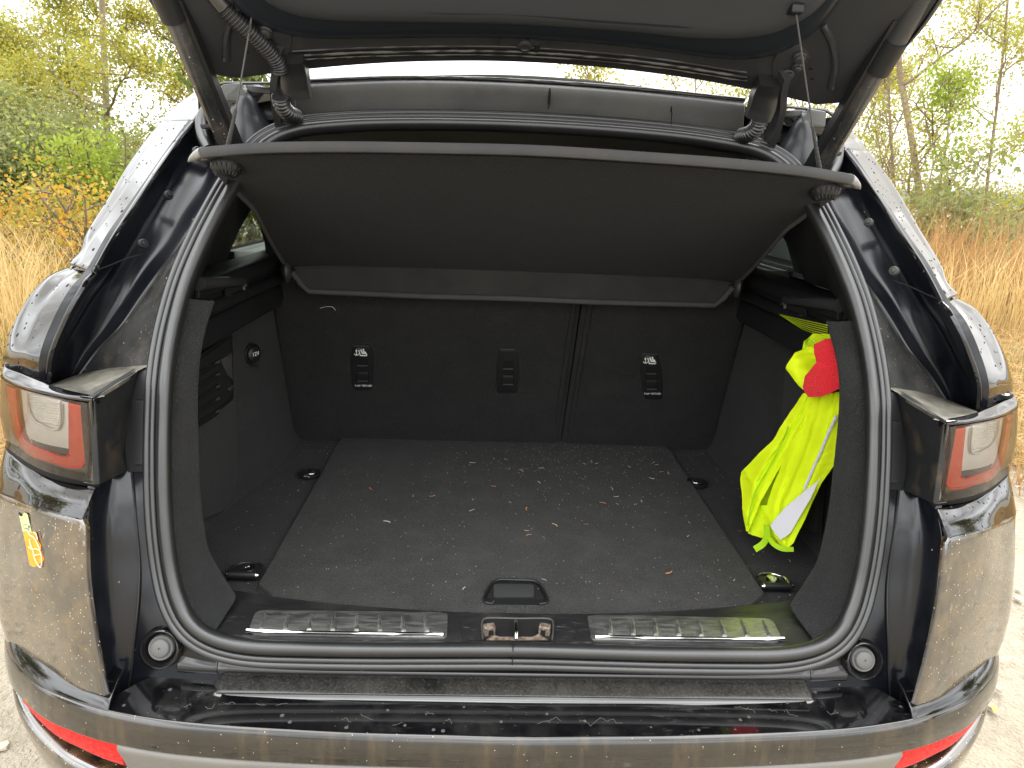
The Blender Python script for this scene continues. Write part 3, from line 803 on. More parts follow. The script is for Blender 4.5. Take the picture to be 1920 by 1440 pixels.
# direction of travel makes +x of the profile point inwards or outwards: test once
T0 = (loop[1] - loop[0]); B0 = T0.cross(seal_up(loop[0], 0))
sg = 1 if B0.dot(cen - loop[0]) < 0 else -1
lipP = [(sg * x, y) for x, y in ((.021, -.012), (.021, .001), (.0195, .006), (.016, .0085), (.012, .0075), (.0105, .0055), (.009, .0075), (.006, .008), (.003, .0065), (.001, .002), (0, -.012))]
bulb = [(sg * (-.0095 + .0105 * math.cos(a)), .0025 + .0125 * math.sin(a)) for a in np.linspace(0, 2 * math.pi, 16, endpoint=False)]
seal = sweep('door_seal', loop, lipP if sg > 0 else lipP[::-1], RUBBER, car, up=seal_up, closed=True, angle=60)
sweep('seal_bulb', loop, bulb if sg > 0 else bulb[::-1], RUBBER, seal, up=seal_up, closed=True, angle=80)
box('seal_joint', tuple(A(961, 1229, -.0065)), (.0012, .012, .040), BLACKOUT, seal, bev=0)

# ---- roof flange behind the opening
rr = [[U(556, 155, 1.33), U(760, 148, 1.335), U(960, 153, 1.34), U(1180, 168, 1.335), U(1395, 190, 1.33)],
      [U(556, 163, 1.318), U(760, 156, 1.322), U(960, 161, 1.325), U(1180, 176, 1.322), U(1395, 198, 1.318)],
      [U(556, 200, 1.325), U(760, 190, 1.33), U(960, 193, 1.335), U(1180, 207, 1.33), U(1392, 232, 1.325)],
      [U(556, 250, 1.35), U(760, 235, 1.355), U(960, 232, 1.36), U(1180, 250, 1.355), U(1390, 285, 1.35)]]
sheet('roof_flange', rr, SATIN_SKY_GREY, car, nu=24, nv=100, depth=0.01, roll=0.003)
tube('roof_edge_bead', [p + Vector((0, -.004, .002)) for p in rr[0]], 0.0035, RUBBER, car, n=60, k=8, up=(0, 0, 1))
# water runs
for x_, y0_, y1_, w_ in ((1030, 166, 196, .0022), (1029, 196, 203, .0012), (1259, 186, 210, .002), (1259, 210, 236, .0008)):
    tube('water_run', [U(x_ + 1, y0_, 1.326), U(x_, (y0_ + y1_) / 2, 1.324), U(x_ - 1, y1_, 1.327)], w_, BLACKOUT, car, n=8, k=6, up=(0, 1, 0))
# roof skin further forward, body sides, bonnet (seen when walking round)
roof = [[Vector((x * (.86 if y < 1.4 else .93), y, 1.598 + dz - .06 * (x / .6) ** 2)) for x in (-.62, -.4, -.2, 0, .2, .4, .62)] for y, dz in ((1.345, -.002), (1.7, .012), (2.3, .02), (3.0, .0), (3.5, -.06))]
sheet('roof', roof, PAINT, car, nu=30, nv=30, depth=0.012)
for s in SIDES:
    for nm, pr, mt in (('body_side', [(1.18, -.86, 1.14), (1.18, -.885, 1.0), (1.2, -.90, .75), (1.25, -.88, .45)], PAINT),):
        rows = []
        for (y0, x, z) in pr + [(1.27, -.85, .33)]:
            rows.append([Vector((x * k, y, z)) for y, k in ((y0 + .13, .975), (1.6, 1.005), (2.4, 1.02), (3.4, 1.02), (4.6, 1.0), (5.3, .9))])
        sheet('body_side', rows, PAINT, car, nu=18, nv=40, side=s, depth=0.02)
    # belt and window frames
    sheet('window_belt', [[Vector((-.86, y, 1.14)) for y in (1.36, 1.8, 2.5, 3.2, 4.0)], [Vector((-.80, y, 1.22)) for y in (1.42, 1.8, 2.5, 3.2, 4.0)], [Vector((-.755, y, 1.225)) for y in (1.45, 1.8, 2.5, 3.2, 4.0)]], PAINT, car, nu=8, nv=30, side=s, depth=0.01)
    w0 = [Vector((-.75, 1.78, 1.235)), Vector((-.75, 3.6, 1.235)), Vector((-.63, 3.2, 1.53)), Vector((-.63, 1.82, 1.53))]
    if s > 0: w0 = [Vector((-p.x, p.y, p.z)) for p in w0]
    meshobj('side_window', w0, [[0, 1, 2, 3]], WINDOW, car, smooth=False)
    panel('window_pillar', [Vector((-.755, 2.55, 1.235)), Vector((-.755, 2.72, 1.235)), Vector((-.635, 2.70, 1.535)), Vector((-.635, 2.55, 1.535))], PLASTIC, car, back=(1, 0, 0), t=.03, side=s)
    panel('window_pillar', [Vector((-.755, 1.36, 1.225)), Vector((-.755, 1.80, 1.225)), Vector((-.635, 1.84, 1.54)), Vector((-.65, 1.5, 1.52))], PLASTIC, car, back=(1, 0, 0), t=.03, side=s)
    panel('cant_rail', [Vector((-.64, 1.5, 1.515)), Vector((-.64, 3.3, 1.515)), Vector((-.60, 3.3, 1.57)), Vector((-.60, 1.4, 1.57))], PLASTIC, car, back=(1, 0, 0), t=.03, side=s)
    for yw in (2.15, 4.75):
        wh = lathe('wheel', (s * .70, yw, .36), (s, 0, 0), [(.20, 0), (.34, 0), (.36, .02), (.36, .17), (.34, .19), (.25, .195)], RUBBER, car, k=40)
        lathe('wheel_rim', (s * .70, yw, .36), (s, 0, 0), [(.25, .18), (.24, .15), (.08, .16), (.06, .18), (.001, .18)], SILVER, wh, k=30)
sheet('bonnet', [[Vector((x, y, z - .05 * (x / .8) ** 2)) for x in (-.82, -.4, 0, .4, .82)] for y, z in ((4.1, 1.16), (4.6, 1.12), (5.2, 1.0), (5.45, .75), (5.5, .4))], PAINT, car, nu=24, nv=20, depth=0.02, flip=False)
ws = [Vector((-.70, 4.1, 1.17)), Vector((.70, 4.1, 1.17)), Vector((.58, 3.45, 1.53)), Vector((-.58, 3.45, 1.53))]
meshobj('windscreen', ws, [[0, 1, 2, 3]], WINDOW, car, smooth=False)
sheet('headlining', [[Vector((x, y, z - .05 * (x / .55) ** 2)) for x in (-.58, -.3, 0, .3, .58)] for y, z in ((1.36, 1.555), (1.6, 1.56), (2.4, 1.565), (3.4, 1.52))], mat('grey_headlining', (.045, .045, .047), .9), car, nu=10, nv=12, depth=0.005, flip=False)
box('dashboard', (0, 4.0, 1.02), (1.36, .35, .26), PLASTIC, car, bev=.04)
for x in (-.37, .37):
    fs = box('front_seat', (x, 2.95, 1.05), (.5, .16, .62), PLASTIC, car, bev=.06)
    box('headrest', (x, 2.97, 1.44), (.27, .1, .18), PLASTIC, fs, bev=.04)
for x in (-.37, 0.05, .37):
    box('headrest', (x, 1.80, 1.44), (.26, .09, .10), PLASTIC, car, bev=.035)

# ================================================================== BOOT INTERIOR
def mv(p, s): return Vector((p.x if s < 0 else -p.x, p.y, p.z))
# floor under the board, side floors
sheet('boot_side_floor', [[Vector((x, y, z)) for x, z in ((-.66, .745), (-.56, .735), (-.40, .734), (0, .734), (.40, .734), (.56, .735), (.66, .745))] for y in (.99, 1.2, 1.5, 1.88)], CARPET, car, nu=10, nv=30, depth=0.004)
BZ = .745
fl = [Vector((-.449, 1.80, BZ)), Vector((-.446, 1.5, BZ)), Vector((-.443, 1.10, BZ)), Vector((-.40, 1.055, BZ)), Vector((-.25, 1.028, BZ)), Vector((0, 1.015, BZ)), Vector((.25, 1.028, BZ)), Vector((.40, 1.055, BZ)), Vector((.443, 1.10, BZ)), Vector((.446, 1.5, BZ)), Vector((.449, 1.80, BZ)), Vector((.44, 1.90, BZ)), Vector((-.44, 1.90, BZ))]
board = panel('boot_floor', fl, CARPET_FLOOR, car, back=(0, 0, -1), t=.012, bev=.003)
# side floors raised towards the wheel arches at the back
hd = [U(902, 1133, Z=BZ + .001), U(905, 1120, Z=BZ + .001), U(922, 1094, Z=BZ + .001), U(935, 1088, Z=BZ + .001), U(1000, 1090, Z=BZ + .001), U(1012, 1096, Z=BZ + .001), U(1030, 1123, Z=BZ + .001), U(1032, 1134, Z=BZ + .001)]
handle = panel('pull_handle', rounded([hd[0], hd[2], hd[3], hd[4], hd[5], hd[7]], .3, 3), PLASTIC, board, back=(0, 0, -1), t=.006, bev=.002)
hi_ = [U(x, y, Z=BZ + .0018) for x, y in ((912, 1122), (925, 1095), (1004, 1095), (1020, 1123))]
panel('handle_recess', rounded(hi_, .15, 3), BLACKOUT, handle, back=(0, 0, -1), t=.003, bev=0)
hf = [U(x, y, Z=BZ + .0045) for x, y in ((925, 1119), (926, 1094), (1001, 1095), (1002, 1119))]
panel('handle_paddle', rounded(hf, .12, 3), mat('grey_handle_face', (.045, .045, .046), .35), handle, back=(0, .3, -1), t=.004, bev=.001)
tube('handle_rim', [p + Vector((0, 0, .002)) for p in rounded([hd[0], hd[2], hd[3], hd[4], hd[5], hd[7]], .3, 3)] , .0022, PLASTIC, handle, n=60, k=6, up=(0, 0, 1))

# carpeted rim behind the seal
for s in SIDES:
    se = [(356, 560), (342, 600), (330, 650), (322, 720), (319, 790), (319, 860), (321, 930), (327, 1000), (336, 1070), (350, 1125), (374, 1165), (402, 1194)]
    le = [(402, 566, 1.16), (388, 610, 1.13), (378, 655, 1.10), (373, 700, 1.085), (371, 760, 1.08), (373, 850, 1.075), (375, 920, 1.07), (381, 975, 1.065), (391, 1030, 1.06), (408, 1062, 1.055), (425, 1090, 1.045), (440, 1112, 1.03)]
    r0 = [A(x - 8, y, .006) for x, y in se]; r2 = [U(a, b, y) for a, b, y in le]
    r1 = [lerp(a, b, .5) + Vector((.004, -.004, 0)) for a, b in zip(r0, r2)]
    back = [p + Vector((-.05, .02, 0)) for p in r2]
    sheet('boot_rim_carpet', [r0, r1, r2, back], CARPET_LIP, car, nu=26, nv=60, side=s, depth=.004, roll=.001)
    # recess wall, wheel arch, seat side
    W = []
    for z, dx in ((.735, .015), (.76, .0), (.85, -.004), (1.0, -.008), (1.16, -.012), (1.215, -.012)):
        W.append([Vector((x + dx, y, z)) for x, y in ((-.572, max(1.12, Yap(z) + .075)), (-.615, 1.24), (-.612, 1.40), (-.600, 1.49), (-.588, 1.56), (-.578, 1.66), (-.575, 1.80), (-.578, 1.90))])
    sheet('side_trim', W, CARPET, car, nu=24, nv=50, side=s, depth=.004)
    tr = bpy.data.objects[-1] if False else None
    # lower rounded fairing of the recess
    fp = [U(375, 975, X=-.598), U(420, 958, X=-.598), U(440, 930, X=-.598), U(446, 880, X=-.598), U(445, 800, X=-.598), U(442, 700, X=-.598), U(440, 640, X=-.598), U(430, 628, X=-.598), U(372, 668, X=-.598)]
    access = panel('side_cubby_cover', [mv(p, -1) for p in fp], CARPET, car, back=(-1, 0, 0), t=.012, bev=.003, side=s)
    # trim rail with its shelf support
    prof = [(-.055, 1.250), (-.002, 1.246), (.002, 1.242), (.003, 1.222), (.0, 1.216), (-.018, 1.213), (-.012, 1.208), (.006, 1.202), (.010, 1.192), (.004, 1.182), (-.012, 1.178), (-.006, 1.172), (-.006, 1.130), (-.012, 1.122)]
    rows = [[Vector((-.55 + a, y, z + .002 * (y - 1.2) - (.03 * max(0, (1.3 - y) / .2) if a <= -.05 and False else 0))) for a, z in prof] for y in (1.205, 1.25, 1.35, 1.5, 1.7, 1.80)]
    rows = list(zip(*rows)); rows = [list(r) for r in rows]
    rail = sheet('trim_rail', rows, PLASTIC, car, nu=80, nv=24, side=s, depth=.006, roll=.001, angle=45)
    # near part of the rail is lower: triangular apron
    ap = [U(334, 592, X=-.556), U(455, 553, X=-.556), U(548, 522, X=-.556), U(548, 500, X=-.556), U(365, 530, X=-.556), U(352, 540, X=-.556)]
    panel('rail_apron', [mv(p, -1) for p in ap], PLASTIC, rail, back=(-1, 0, 0), t=.006, side=s, bev=.002)
    # rounded bar end highlight piece
    bpts = [U(372, 532, X=-.545), U(400, 530, X=-.543), U(440, 528, X=-.546), U(456, 527, X=-.552)]
    tube('support_bar', [mv(p, s) for p in bpts], .012, PLASTIC_MID, rail, n=20, k=14, up=(0, 0, 1), scale=lambda t: 1 - .35 * t)
    # bag hook
    hk = [U(x, y, X=-.547) for x, y in ((428, 558), (448, 552), (457, 547), (457, 538), (460, 535))]
    tube('bag_hook', [mv(p, s) for p in hk], .0035, SILVER if False else PLASTIC_GREY, rail, n=24, k=10, up=(1, 0, 0))
    bx = [U(x, y, X=-.5485) for x, y in ((424, 541), (467, 534), (467, 548), (455, 556), (424, 563))]
    panel('hook_pocket', [mv(p, -1) for p in bx], BLACKOUT, rail, back=(-1, 0, 0), t=.003, side=s, bev=.0)
    # pillar trim inside, beside the quarter window
    pt = [A(346, 592, .004), A(352, 560, .004), A(378, 490, .004), A(406, 425, .004), A(446, 350, .004), U(480, 340, 1.5), U(470, 395, 1.56), U(452, 425, 1.5), U(436, 460, 1.44), U(424, 490, 1.38), U(384, 500, 1.30), U(374, 522, 1.2)]
    panel('pillar_trim', [mv(p, -1) for p in pt], PLASTIC, car, back=(-.3, 1, 0), t=.01, side=s, bev=.002)
    # ledge beside the rear seat, seen above the rail
    lg = [[U(440, 490, X=-.60), U(512, 482, X=-.60), Vector((-.60, 2.3, 1.225))], [U(430, 470, X=-.68), U(500, 468, X=-.68), Vector((-.68, 2.3, 1.228))], [Vector((-.74, 1.4, 1.225)), Vector((-.74, 1.8, 1.23)), Vector((-.74, 2.3, 1.23))]]
    sheet('seat_side_ledge', lg, mat('sky_paled_door_trim', (.16, .17, .165), .5), car, nu=8, nv=14, side=s, depth=.01)  # sky reflection on the trim put into a pale colour
    box('door_card', (s * .735, 2.5, 1.02), (.05, 1.5, .42), PLASTIC_GREY, car, bev=.02)
    box('seat_belt', (s * .62, 1.82, 1.36), (.05, .004, .5), mat('belt_webbing', (.02, .02, .02), .7), car, R=Matrix.Rotation(s * .25, 3, 'Y'), bev=0)

# louvred vent on the left wall
Xv = -.594
vent_o = [U(x, y, X=Xv) for x, y in ((372, 668), (436, 622), (439, 748), (370, 804))]
vent = panel('air_vent', rounded(vent_o, .08, 2), PLASTIC, car, back=(-1, 0, 0), t=.006, bev=.001)
rec = [U(x, y, X=Xv + .0015) for x, y in ((374, 676), (432, 632), (434, 742), (373, 796))]
panel('vent_recess', rec, BLACKOUT, vent, back=(-1, 0, 0), t=.002, bev=0)
for i in range(5):
    y0 = 683 + i * 23
    a, b = U(375, y0 + 14, X=Xv + .004), U(411, y0 - 9, X=Xv + .004)
    c2, d2 = U(411, y0 + 2, X=Xv + .001), U(375, y0 + 25, X=Xv + .001)
    panel('vent_slat', [a, b, c2, d2], PLASTIC, vent, back=(-1, 0, 0), t=.003, bev=.0008)
    t0, t1 = U(405, y0 - 4, X=Xv + .0048), U(412, y0 - 8, X=Xv + .0048)
    panel('slat_tip', [t0, t1, t1 + Vector((0, 0, -.005)), t0 + Vector((0, 0, -.004))], PLASTIC_GREY, vent, back=(-1, 0, 0), t=.001, bev=0)
panel('vent_blade', [U(x, y, X=Xv + .004) for x, y in ((414, 674), (435, 662), (437, 711), (428, 703))], PLASTIC_GREY, vent, back=(-1, 0, 0), t=.002, bev=.001)
panel('vent_blade', [U(x, y, X=Xv + .004) for x, y in ((427, 728), (437, 722), (437, 730), (430, 733))], PLASTIC_GREY, vent, back=(-1, 0, 0), t=.002, bev=.0005)
# 12 V socket
sc = U(474, 664, 1.575)
sax = Vector((.86, -.5, .05)).normalized()
sock = lathe('power_socket', sc, sax, [(.024, -.01), (.0235, .001), (.0215, .003), (.0205, .001), (.019, .001), (.0188, .006), (.0165, .0085), (.001, .009)], PLASTIC, car, k=36)
text('socket_lettering', '12V', sc + sax * .0095 + Vector((.0, 0, .001)), Vector((.5, .86, .05)), (0, .05, 1), .0125, WHITE_PRINT, sock, ext=.0002)
panel('socket_tab', [U(x, y, 1.565) for x, y in ((470, 681), (483, 677), (486, 690), (481, 688))], PLASTIC, sock, back=(0, 1, 0), t=.003, bev=.001)

# seat backs
def SY(z): return interp(z, [.70, 1.16, 1.45], [1.86, 1.72, 1.64])
def ST(px, py, off=0): return UF(px, py, lambda p: p.y - SY(p.z) - off)
def seatback(x0b, x1b, x0t, x1t, name='rear_seat_back'):
    rows = []
    for z in (.715, .74, .85, 1.0, 1.16, 1.30, 1.40):
        t = (z - .715) / .445
        a, b = lerp(x0b, x0t, t), lerp(x1b, x1t, t)
        rows.append([Vector((lerp(a, b, u), SY(z) - .010 * math.sin(math.pi * min(1, max(0, u))) ** .4, z)) for u in (0, .04, .12, .3, .5, .7, .88, .96, 1)])
    return sheet(name, rows, CARPET_SEAT, car, nu=30, nv=60, depth=.08, roll=.012)
s1 = seatback(-.575, .143, -.575, .158)
s2 = seatback(.163, .575, .180, .575)
for (bx, tx, par) in ((.134, .149, s1), (.172, .189, s2)):
    tube('seat_piping', [Vector((bx, SY(.72) - .004, .73)), Vector((lerp(bx, tx, .5), SY(.95) - .008, .95)), Vector((tx, SY(1.16) - .008, 1.16)), Vector((tx + .008, SY(1.38) - .006, 1.38))], .0048, CARPET_SEAT, par, n=30, k=8, up=(0, 1, 0))
tube('seat_strap', [ST(1042, 842, -.008), ST(1046, 850, -.008), ST(1052, 845, -.006)], .003, CHROME, s2, n=8, k=6, up=(0, 1, 0))
box('seat_gap_light_block', (.165, 1.93, 1.05), (.16, .06, .72), BLACKOUT, s2, R=Matrix.Rotation(.28, 3, 'X'), bev=0)  # added black block, stops daylight leaking through the seat gap
# crease in the carpet of the left back
tube('carpet_fold', [ST(836, 700, -.0085), ST(838, 760, -.0085), ST(839, 845, -.006)], .0012, CARPET_SEAT, s1, n=20, k=6, up=(0, 1, 0))

def tether(cx, cy, tilt, par, print_=True):
    def Q(u, v, off=0):   # u,v in picture steps around the centre, lean with height
        return ST(cx + u + tilt * (v / 43.0), cy + v, -.012 - off)
    o = [(-20, -43), (14, -42), (19, -34), (22, 0), (21, 42), (-14, 42), (-20, 10), (-22, -12)]
    if tilt > 0: o = [(-17, 44), (17, 44), (22, 0), (17, -40), (14, -42), (-18, -42), (-20, -10)]
    if tilt == 0: o = [(-20, 41), (-21, 8), (-16, -36), (-13, -40), (16, -40), (19, -36), (21, 4), (18, 38), (15, 41)]
    tc = panel('tether_cover', rounded([Q(*p) for p in o], .18, 2), PLASTIC, par, back=(0, 1, .2), t=.006, bev=.0015)
    return tc, Q
for (cx, cy, tilt, par, pr) in ((679, 690, 1.8 * -1, s1, True), (952, 696, 0, s1, False), (1221, 705, 4, s2, True)):
    sgn_ = -1 if tilt < 0 else 1
    tc, Q = tether(cx, cy, tilt if tilt >= 0 else -1.8, par)
    k = {-1.8: 1, 0: 0, 4: -1}[tilt]
    # recess, pin bars
    off = 2 * k
    P_ = lambda u, v, d=.0: Q(u + off * (v / 30), v, d)
    for nm, pts, m_, d_, t_ in (
        ('tether_recess', [(-9, -18), (11, -18), (12, 27), (-12, 27)], BLACKOUT, .0012, .001),):
        panel('tether_recess', [P_(u, v, d_) for u, v in pts], m_, par, back=(0, 1, .2), t=t_, bev=0)
    panel('tether_flap', [P_(u, v, .0025) for u, v in ((-8, 8), (10, 8), (10, 25), (-11, 25))], PLASTIC, par, back=(0, 1, .2), t=.001, bev=.0005)
    for v, h in ((-5, 2.2), (9, 1.2), (24, 2.2)):
        panel('tether_bar', [P_(u, v + q, .0032) for u, q in ((-9, 0), (10, 0), (10, h), (-9, h))], PLASTIC_GREY, par, back=(0, 1, .2), t=.0015, bev=.0)
    panel('tether_lip', [P_(u, v, .0012) for u, v in ((-15, -42), (14, -41.5), (14, -40), (-15, -40.5))], PLASTIC_GREY, par, back=(0, 1, .2), t=.001, bev=0)
    if pr:
        xd = P_(10, 0) - P_(-10, 0); yd = P_(0, -20) - P_(0, 20)
        text('tether_lettering', 'TOP TETHER', P_(1.5, 33.5, .002), xd, yd, .0078, WHITE_PRINT, par)
        # anchor and child seat symbol
        V, Fc = [], []
        def bar(a, b, wd):
            a, b = Vector(a), Vector(b); d = (b - a).normalized(); n_ = Vector((-d.y, d.x)) * wd / 2
            i0 = len(V)
            for q in (a + n_, a - n_, b - n_, b + n_): V.append(P_(q.x + (-1 if k else 0), q.y, .0022))
            Fc.append([i0, i0 + 1, i0 + 2, i0 + 3])
        bar((-9, -34), (-9, -24.5), 1.4)                       # anchor shank
        bar((-10.5, -31), (-9, -34.5), 1.2); bar((-7.5, -31), (-9, -34.5), 1.2)
        for q in range(6):
            a0, a1 = math.pi * q / 6, math.pi * (q + 1) / 6
            bar((-9 - 4 * math.cos(a0), -27 + 3 * math.sin(a0)), (-9 - 4 * math.cos(a1), -27 + 3 * math.sin(a1)), 1.5)
        for q in range(7):
            a0 = math.pi * (0.95 - q * .13)
            bar((-3.5 + 5.2 * math.cos(a0), -33 - 4 * math.sin(a0)), (-3.5 + 5.2 * math.cos(a0 - .09), -33 - 4 * math.sin(a0 - .09)), 1.0)
        bar((-4.5, -34), (-2, -23.5), 2.0); bar((-2.5, -23.4), (10, -23), 1.9); bar((9.6, -22.5), (10.6, -26.5), 1.5)
        bar((-1, -34.5), (2.5, -27.5), 3.0); bar((1, -27), (10, -26.6), 1.6)
        bar((4, -36), (5, -30), 2.6); bar((4, -30), (9, -28.6), 3.0)
        meshobj('seat_symbol', V, Fc, WHITE_PRINT, par, smooth=False)

# luggage tie-down eyes
for (px, py, big) in ((460, 1075, 1), (1450, 1096, 1), (581, 888, 0), (1307, 905, 0)):
    c = U(px, py, Z=.742)
    sx = -1 if px < 960 else 1
    if big:
        td = box('tie_down', c + Vector((0, .004, 0)), (.048, .042, .008), PLASTIC, car, bev=.003)
        lathe('tie_down_screw', c + Vector((.002, .008, .0045)), (0, -.25, 1), [(.0125, 0), (.0125, .0015), (.010, .003), (.004, .0032), (.0035, .002), (.0005, .002)], CHROME, td, k=24)
        loopp = [c + Vector((-.024, -.016, .006)), c + Vector((.024, -.016, .006))]
        tube('tie_down_bar', loopp, .0062, PLASTIC, td, n=2, k=14, smooth_path=False, up=(0, 0, 1))
        for e in (-1, 1):
            lathe('tie_down_pin', c + Vector((e * .023, -.016, .006)), (e, 0, 0), [(.0055, 0), (.0055, .003), (.004, .006), (.0005, .0065)], CHROME, td, k=14)
        ring = [c + Vector((e * .0255, y, .0055)) for e, y in ((-1, -.014), (-1, .014))] + [c + Vector((-.014, .027, .0045)), c + Vector((.014, .027, .0045))] + [c + Vector((.0255, .014, .0055)), c + Vector((.0255, -.014, .0055))]
        tube('tie_down_ring', ring, .0028, CHROME if px > 960 else PLASTIC, td, n=40, k=8, up=(0, 0, 1))
    else:
        td = lathe('tie_down', c, (0, -.1, 1), [(.026, -.002), (.026, .002), (.022, .004), (.018, .001), (.016, 0), (.0005, 0)], PLASTIC, car, k=28)
        lathe('tie_down_screw', c + Vector((0, 0, .001)), (0, -.2, 1), [(.012, 0), (.012, .004), (.009, .006), (.0005, .006)], CHROME, td, k=20)
        tube('tie_down_ring', [c + Vector((-.017, 0, .004)), c + Vector((-.012, -.013, .005)), c + Vector((.012, -.013, .005)), c + Vector((.017, 0, .004))], .0022, CHROME, td, n=20, k=8, up=(0, 0, 1))

# sill trim with tread plates and lock striker
def sillz(y): return interp(y, [.895, .91, .93, 1.0, 1.03, 1.06, 1.12], [.745, .760, .764, .760, .752, .748, .744])
def SI(px, py, off=0): return UF(px, py, lambda p: p.z - sillz(p.y) - off)
def sill_rows():
    up_ = [(432, 1106), (500, 1117), (640, 1133), (860, 1148)]
    lo_ = [(392, 1203), (500, 1214), (700, 1217), (860, 1219)]
    L0 = [SI(*p) for p in up_]; L1 = [SI(*p) for p in lo_]
    L0 = L0 + [Vector((0, L0[-1].y - .001, L0[-1].z))] + [Vector((-p.x, p.y, p.z)) for p in L0[::-1]]
    L1 = L1 + [Vector((0, L1[-1].y, L1[-1].z))] + [Vector((-p.x, p.y, p.z)) for p in L1[::-1]]
    res = []
    for t in (0, .15, .35, .6, .8, .93, 1):
        r = []
        for a, b in zip(L0, L1):
            q = lerp(a, b, t); q.z = sillz(q.y); r.append(q)
        res.append(r)
    res.append([p + Vector((0, -.012, -.012)) for p in res[-1]])
    return res
sill = sheet('sill_trim', sill_rows(), PLASTIC_SILL, car, nu=34, nv=140, depth=.006, roll=.002)
for s in SIDES:
    pl = [(-.414, .996), (-.406, .930), (-.113, .927), (-.109, .934), (-.112, .994), (-.128, .998)]
    pts = rounded([Vector((x, y, sillz(y) + .0025)) for x, y in pl], .25, 4)
    sp = panel('tread_plate', pts, STEEL, sill, back=(0, 0, -1), t=.004, bev=.0018, side=s)
    lip = [Vector((x * (-s if False else 1), y, sillz(y) + .004)) for x, y in ((-.408, .9335), (-.36, .931), (-.2, .9305), (-.115, .9315))]
    tube('tread_plate', [mv(p, s) for p in lip], .0032, CHROME, sill, n=20, k=8, up=(0, 0, 1))
    for i in range(8):
        x = lerp(-.388, -.140, i / 7)
        rb = [Vector((x, .940, sillz(.940) + .003)), Vector((x - .003, .955, sillz(.955) + .0045)), Vector((x - .007, .985, sillz(.985) + .003))]
        tube('tread_rib', [mv(p, s) for p in rb], .0032, STEEL, sill, n=14, k=8, up=(0, 0, 1), scale=lambda t: 1.15 - .55 * t)
lk = [SI(x, y, .002) for x, y in ((862, 1157), (868, 1196), (880, 1200), (1068, 1203), (1076, 1198), (1080, 1160))]
surround = panel('latch_surround', rounded(lk, .12, 2), PLASTIC_SILL, sill, back=(0, .1, -1), t=.004, bev=.001)
op = [SI(x, y, .0035) for x, y in ((906, 1160), (907, 1197), (914, 1200), (1028, 1201), (1034, 1197), (1035, 1161))]
panel('latch_opening', rounded(op, .1, 2), BLACKOUT, sill, back=(0, 0, -1), t=.001, bev=0)
tube('latch_rim', [SI(x, y, .0045) for x, y in ((905, 1198), (905, 1163), (910, 1159.5), (970, 1159.5), (1030, 1160.5), (1035.5, 1164), (1035.5, 1200))], .0016, PLASTIC_GREY, sill, n=60, k=6, up=(0, 0, 1))
tube('lock_striker', [SI(968, 1199, .006), SI(968, 1185, .010), SI(967, 1172, .010), SI(967, 1166, .004)], .0034, CHROME, sill, n=20, k=12, up=(1, 0, 0))
panel('striker_base', [SI(x, y, .0042) for x, y in ((912, 1200), (922, 1190), (938, 1194), (998, 1194), (1010, 1188), (1028, 1200))], RUST, sill, back=(0, 0, -1), t=.001, bev=0)
for x, e in ((917, 1), (1021, -1)):
    c = SI(x, 1184, .006)
    br = box('striker_bracket', c, (.017, .012, .022), RUST, sill, R=Matrix.Rotation(e * .25, 3, 'Z'), bev=.002)
    box('bracket_hole', c + Vector((e * .003, -.0062, 0)), (.007, .003, .012), BLACKOUT, sill, bev=0)
# stray long hair and a twig of grass on the sill are built with the litter

# ================================================================== TAILGATE
def lidrow(y, off=0, xs_=None, wk=1.0):
    z0 = 1.62 + .7 * (1.25 - y)
    hw = interp(y, [.5, .9, 1.07, 1.104, 1.18, 1.235, 1.255], [.50, .525, .543, .547, .532, .512, .47]) * wk
    return [Vector((u * hw, y, z0 - .2 * (u * hw) ** 2 + off)) for u in (-1, -.96, -.8, -.5, -.2, 0, .2, .5, .8, .96, 1)]
lid = sheet('tailgate', [lidrow(y) for y in (1.252, 1.235, 1.21, 1.17, 1.10, .95, .8, .62)], SATIN, car, nu=70, nv=90, depth=.035, roll=.006, flip=False,
            disp=lambda u, v, g: 0.004 * math.sin(u * 3) )
# outer skin of the lid and its glass, above
sheet('tailgate_skin', [[p + Vector((0, -.0, .075)) for p in lidrow(y, 0, None, 1.02)] for y in (1.27, 1.15, .95, .6)], PAINT, lid, nu=20, nv=40, depth=.02, roll=.004)
for s in SIDES:   # sides that close the lid
    ys = (1.235, 1.20, 1.12, 1.0, .9, .7)
    a_, b_ = [], []
    for y in ys:
        r = lidrow(y); b2 = lidrow(y, 0, None, 1.02)
        a_.append(r[0] + Vector((.003, 0, .001))); b_.append(b2[0] + Vector((0, 0, .07)))
    sheet('tailgate_side', [a_, [lerp(p, q, .5) + Vector((-.02, 0, 0)) for p, q in zip(a_, b_)], b_], PAINT, lid, nu=8, nv=30, side=s, depth=.004)
# sealing strips near the hinge edge
def on_lid(pts, off): return [LID(x, y, off) for x, y in pts]
E1 = [(548, 105), (700, 98), (960, 97), (1200, 115), (1400, 145)]
for (dy, r, off) in ((0, .0035, -.004), (7, .0028, -.003), (-9, .002, -.002)):
    tube('edge_strip', on_lid([(x, y + dy) for x, y in E1], off), r, SATIN if dy < 0 else RUBBER, lid, n=80, k=8, up=(0, 0, 1))
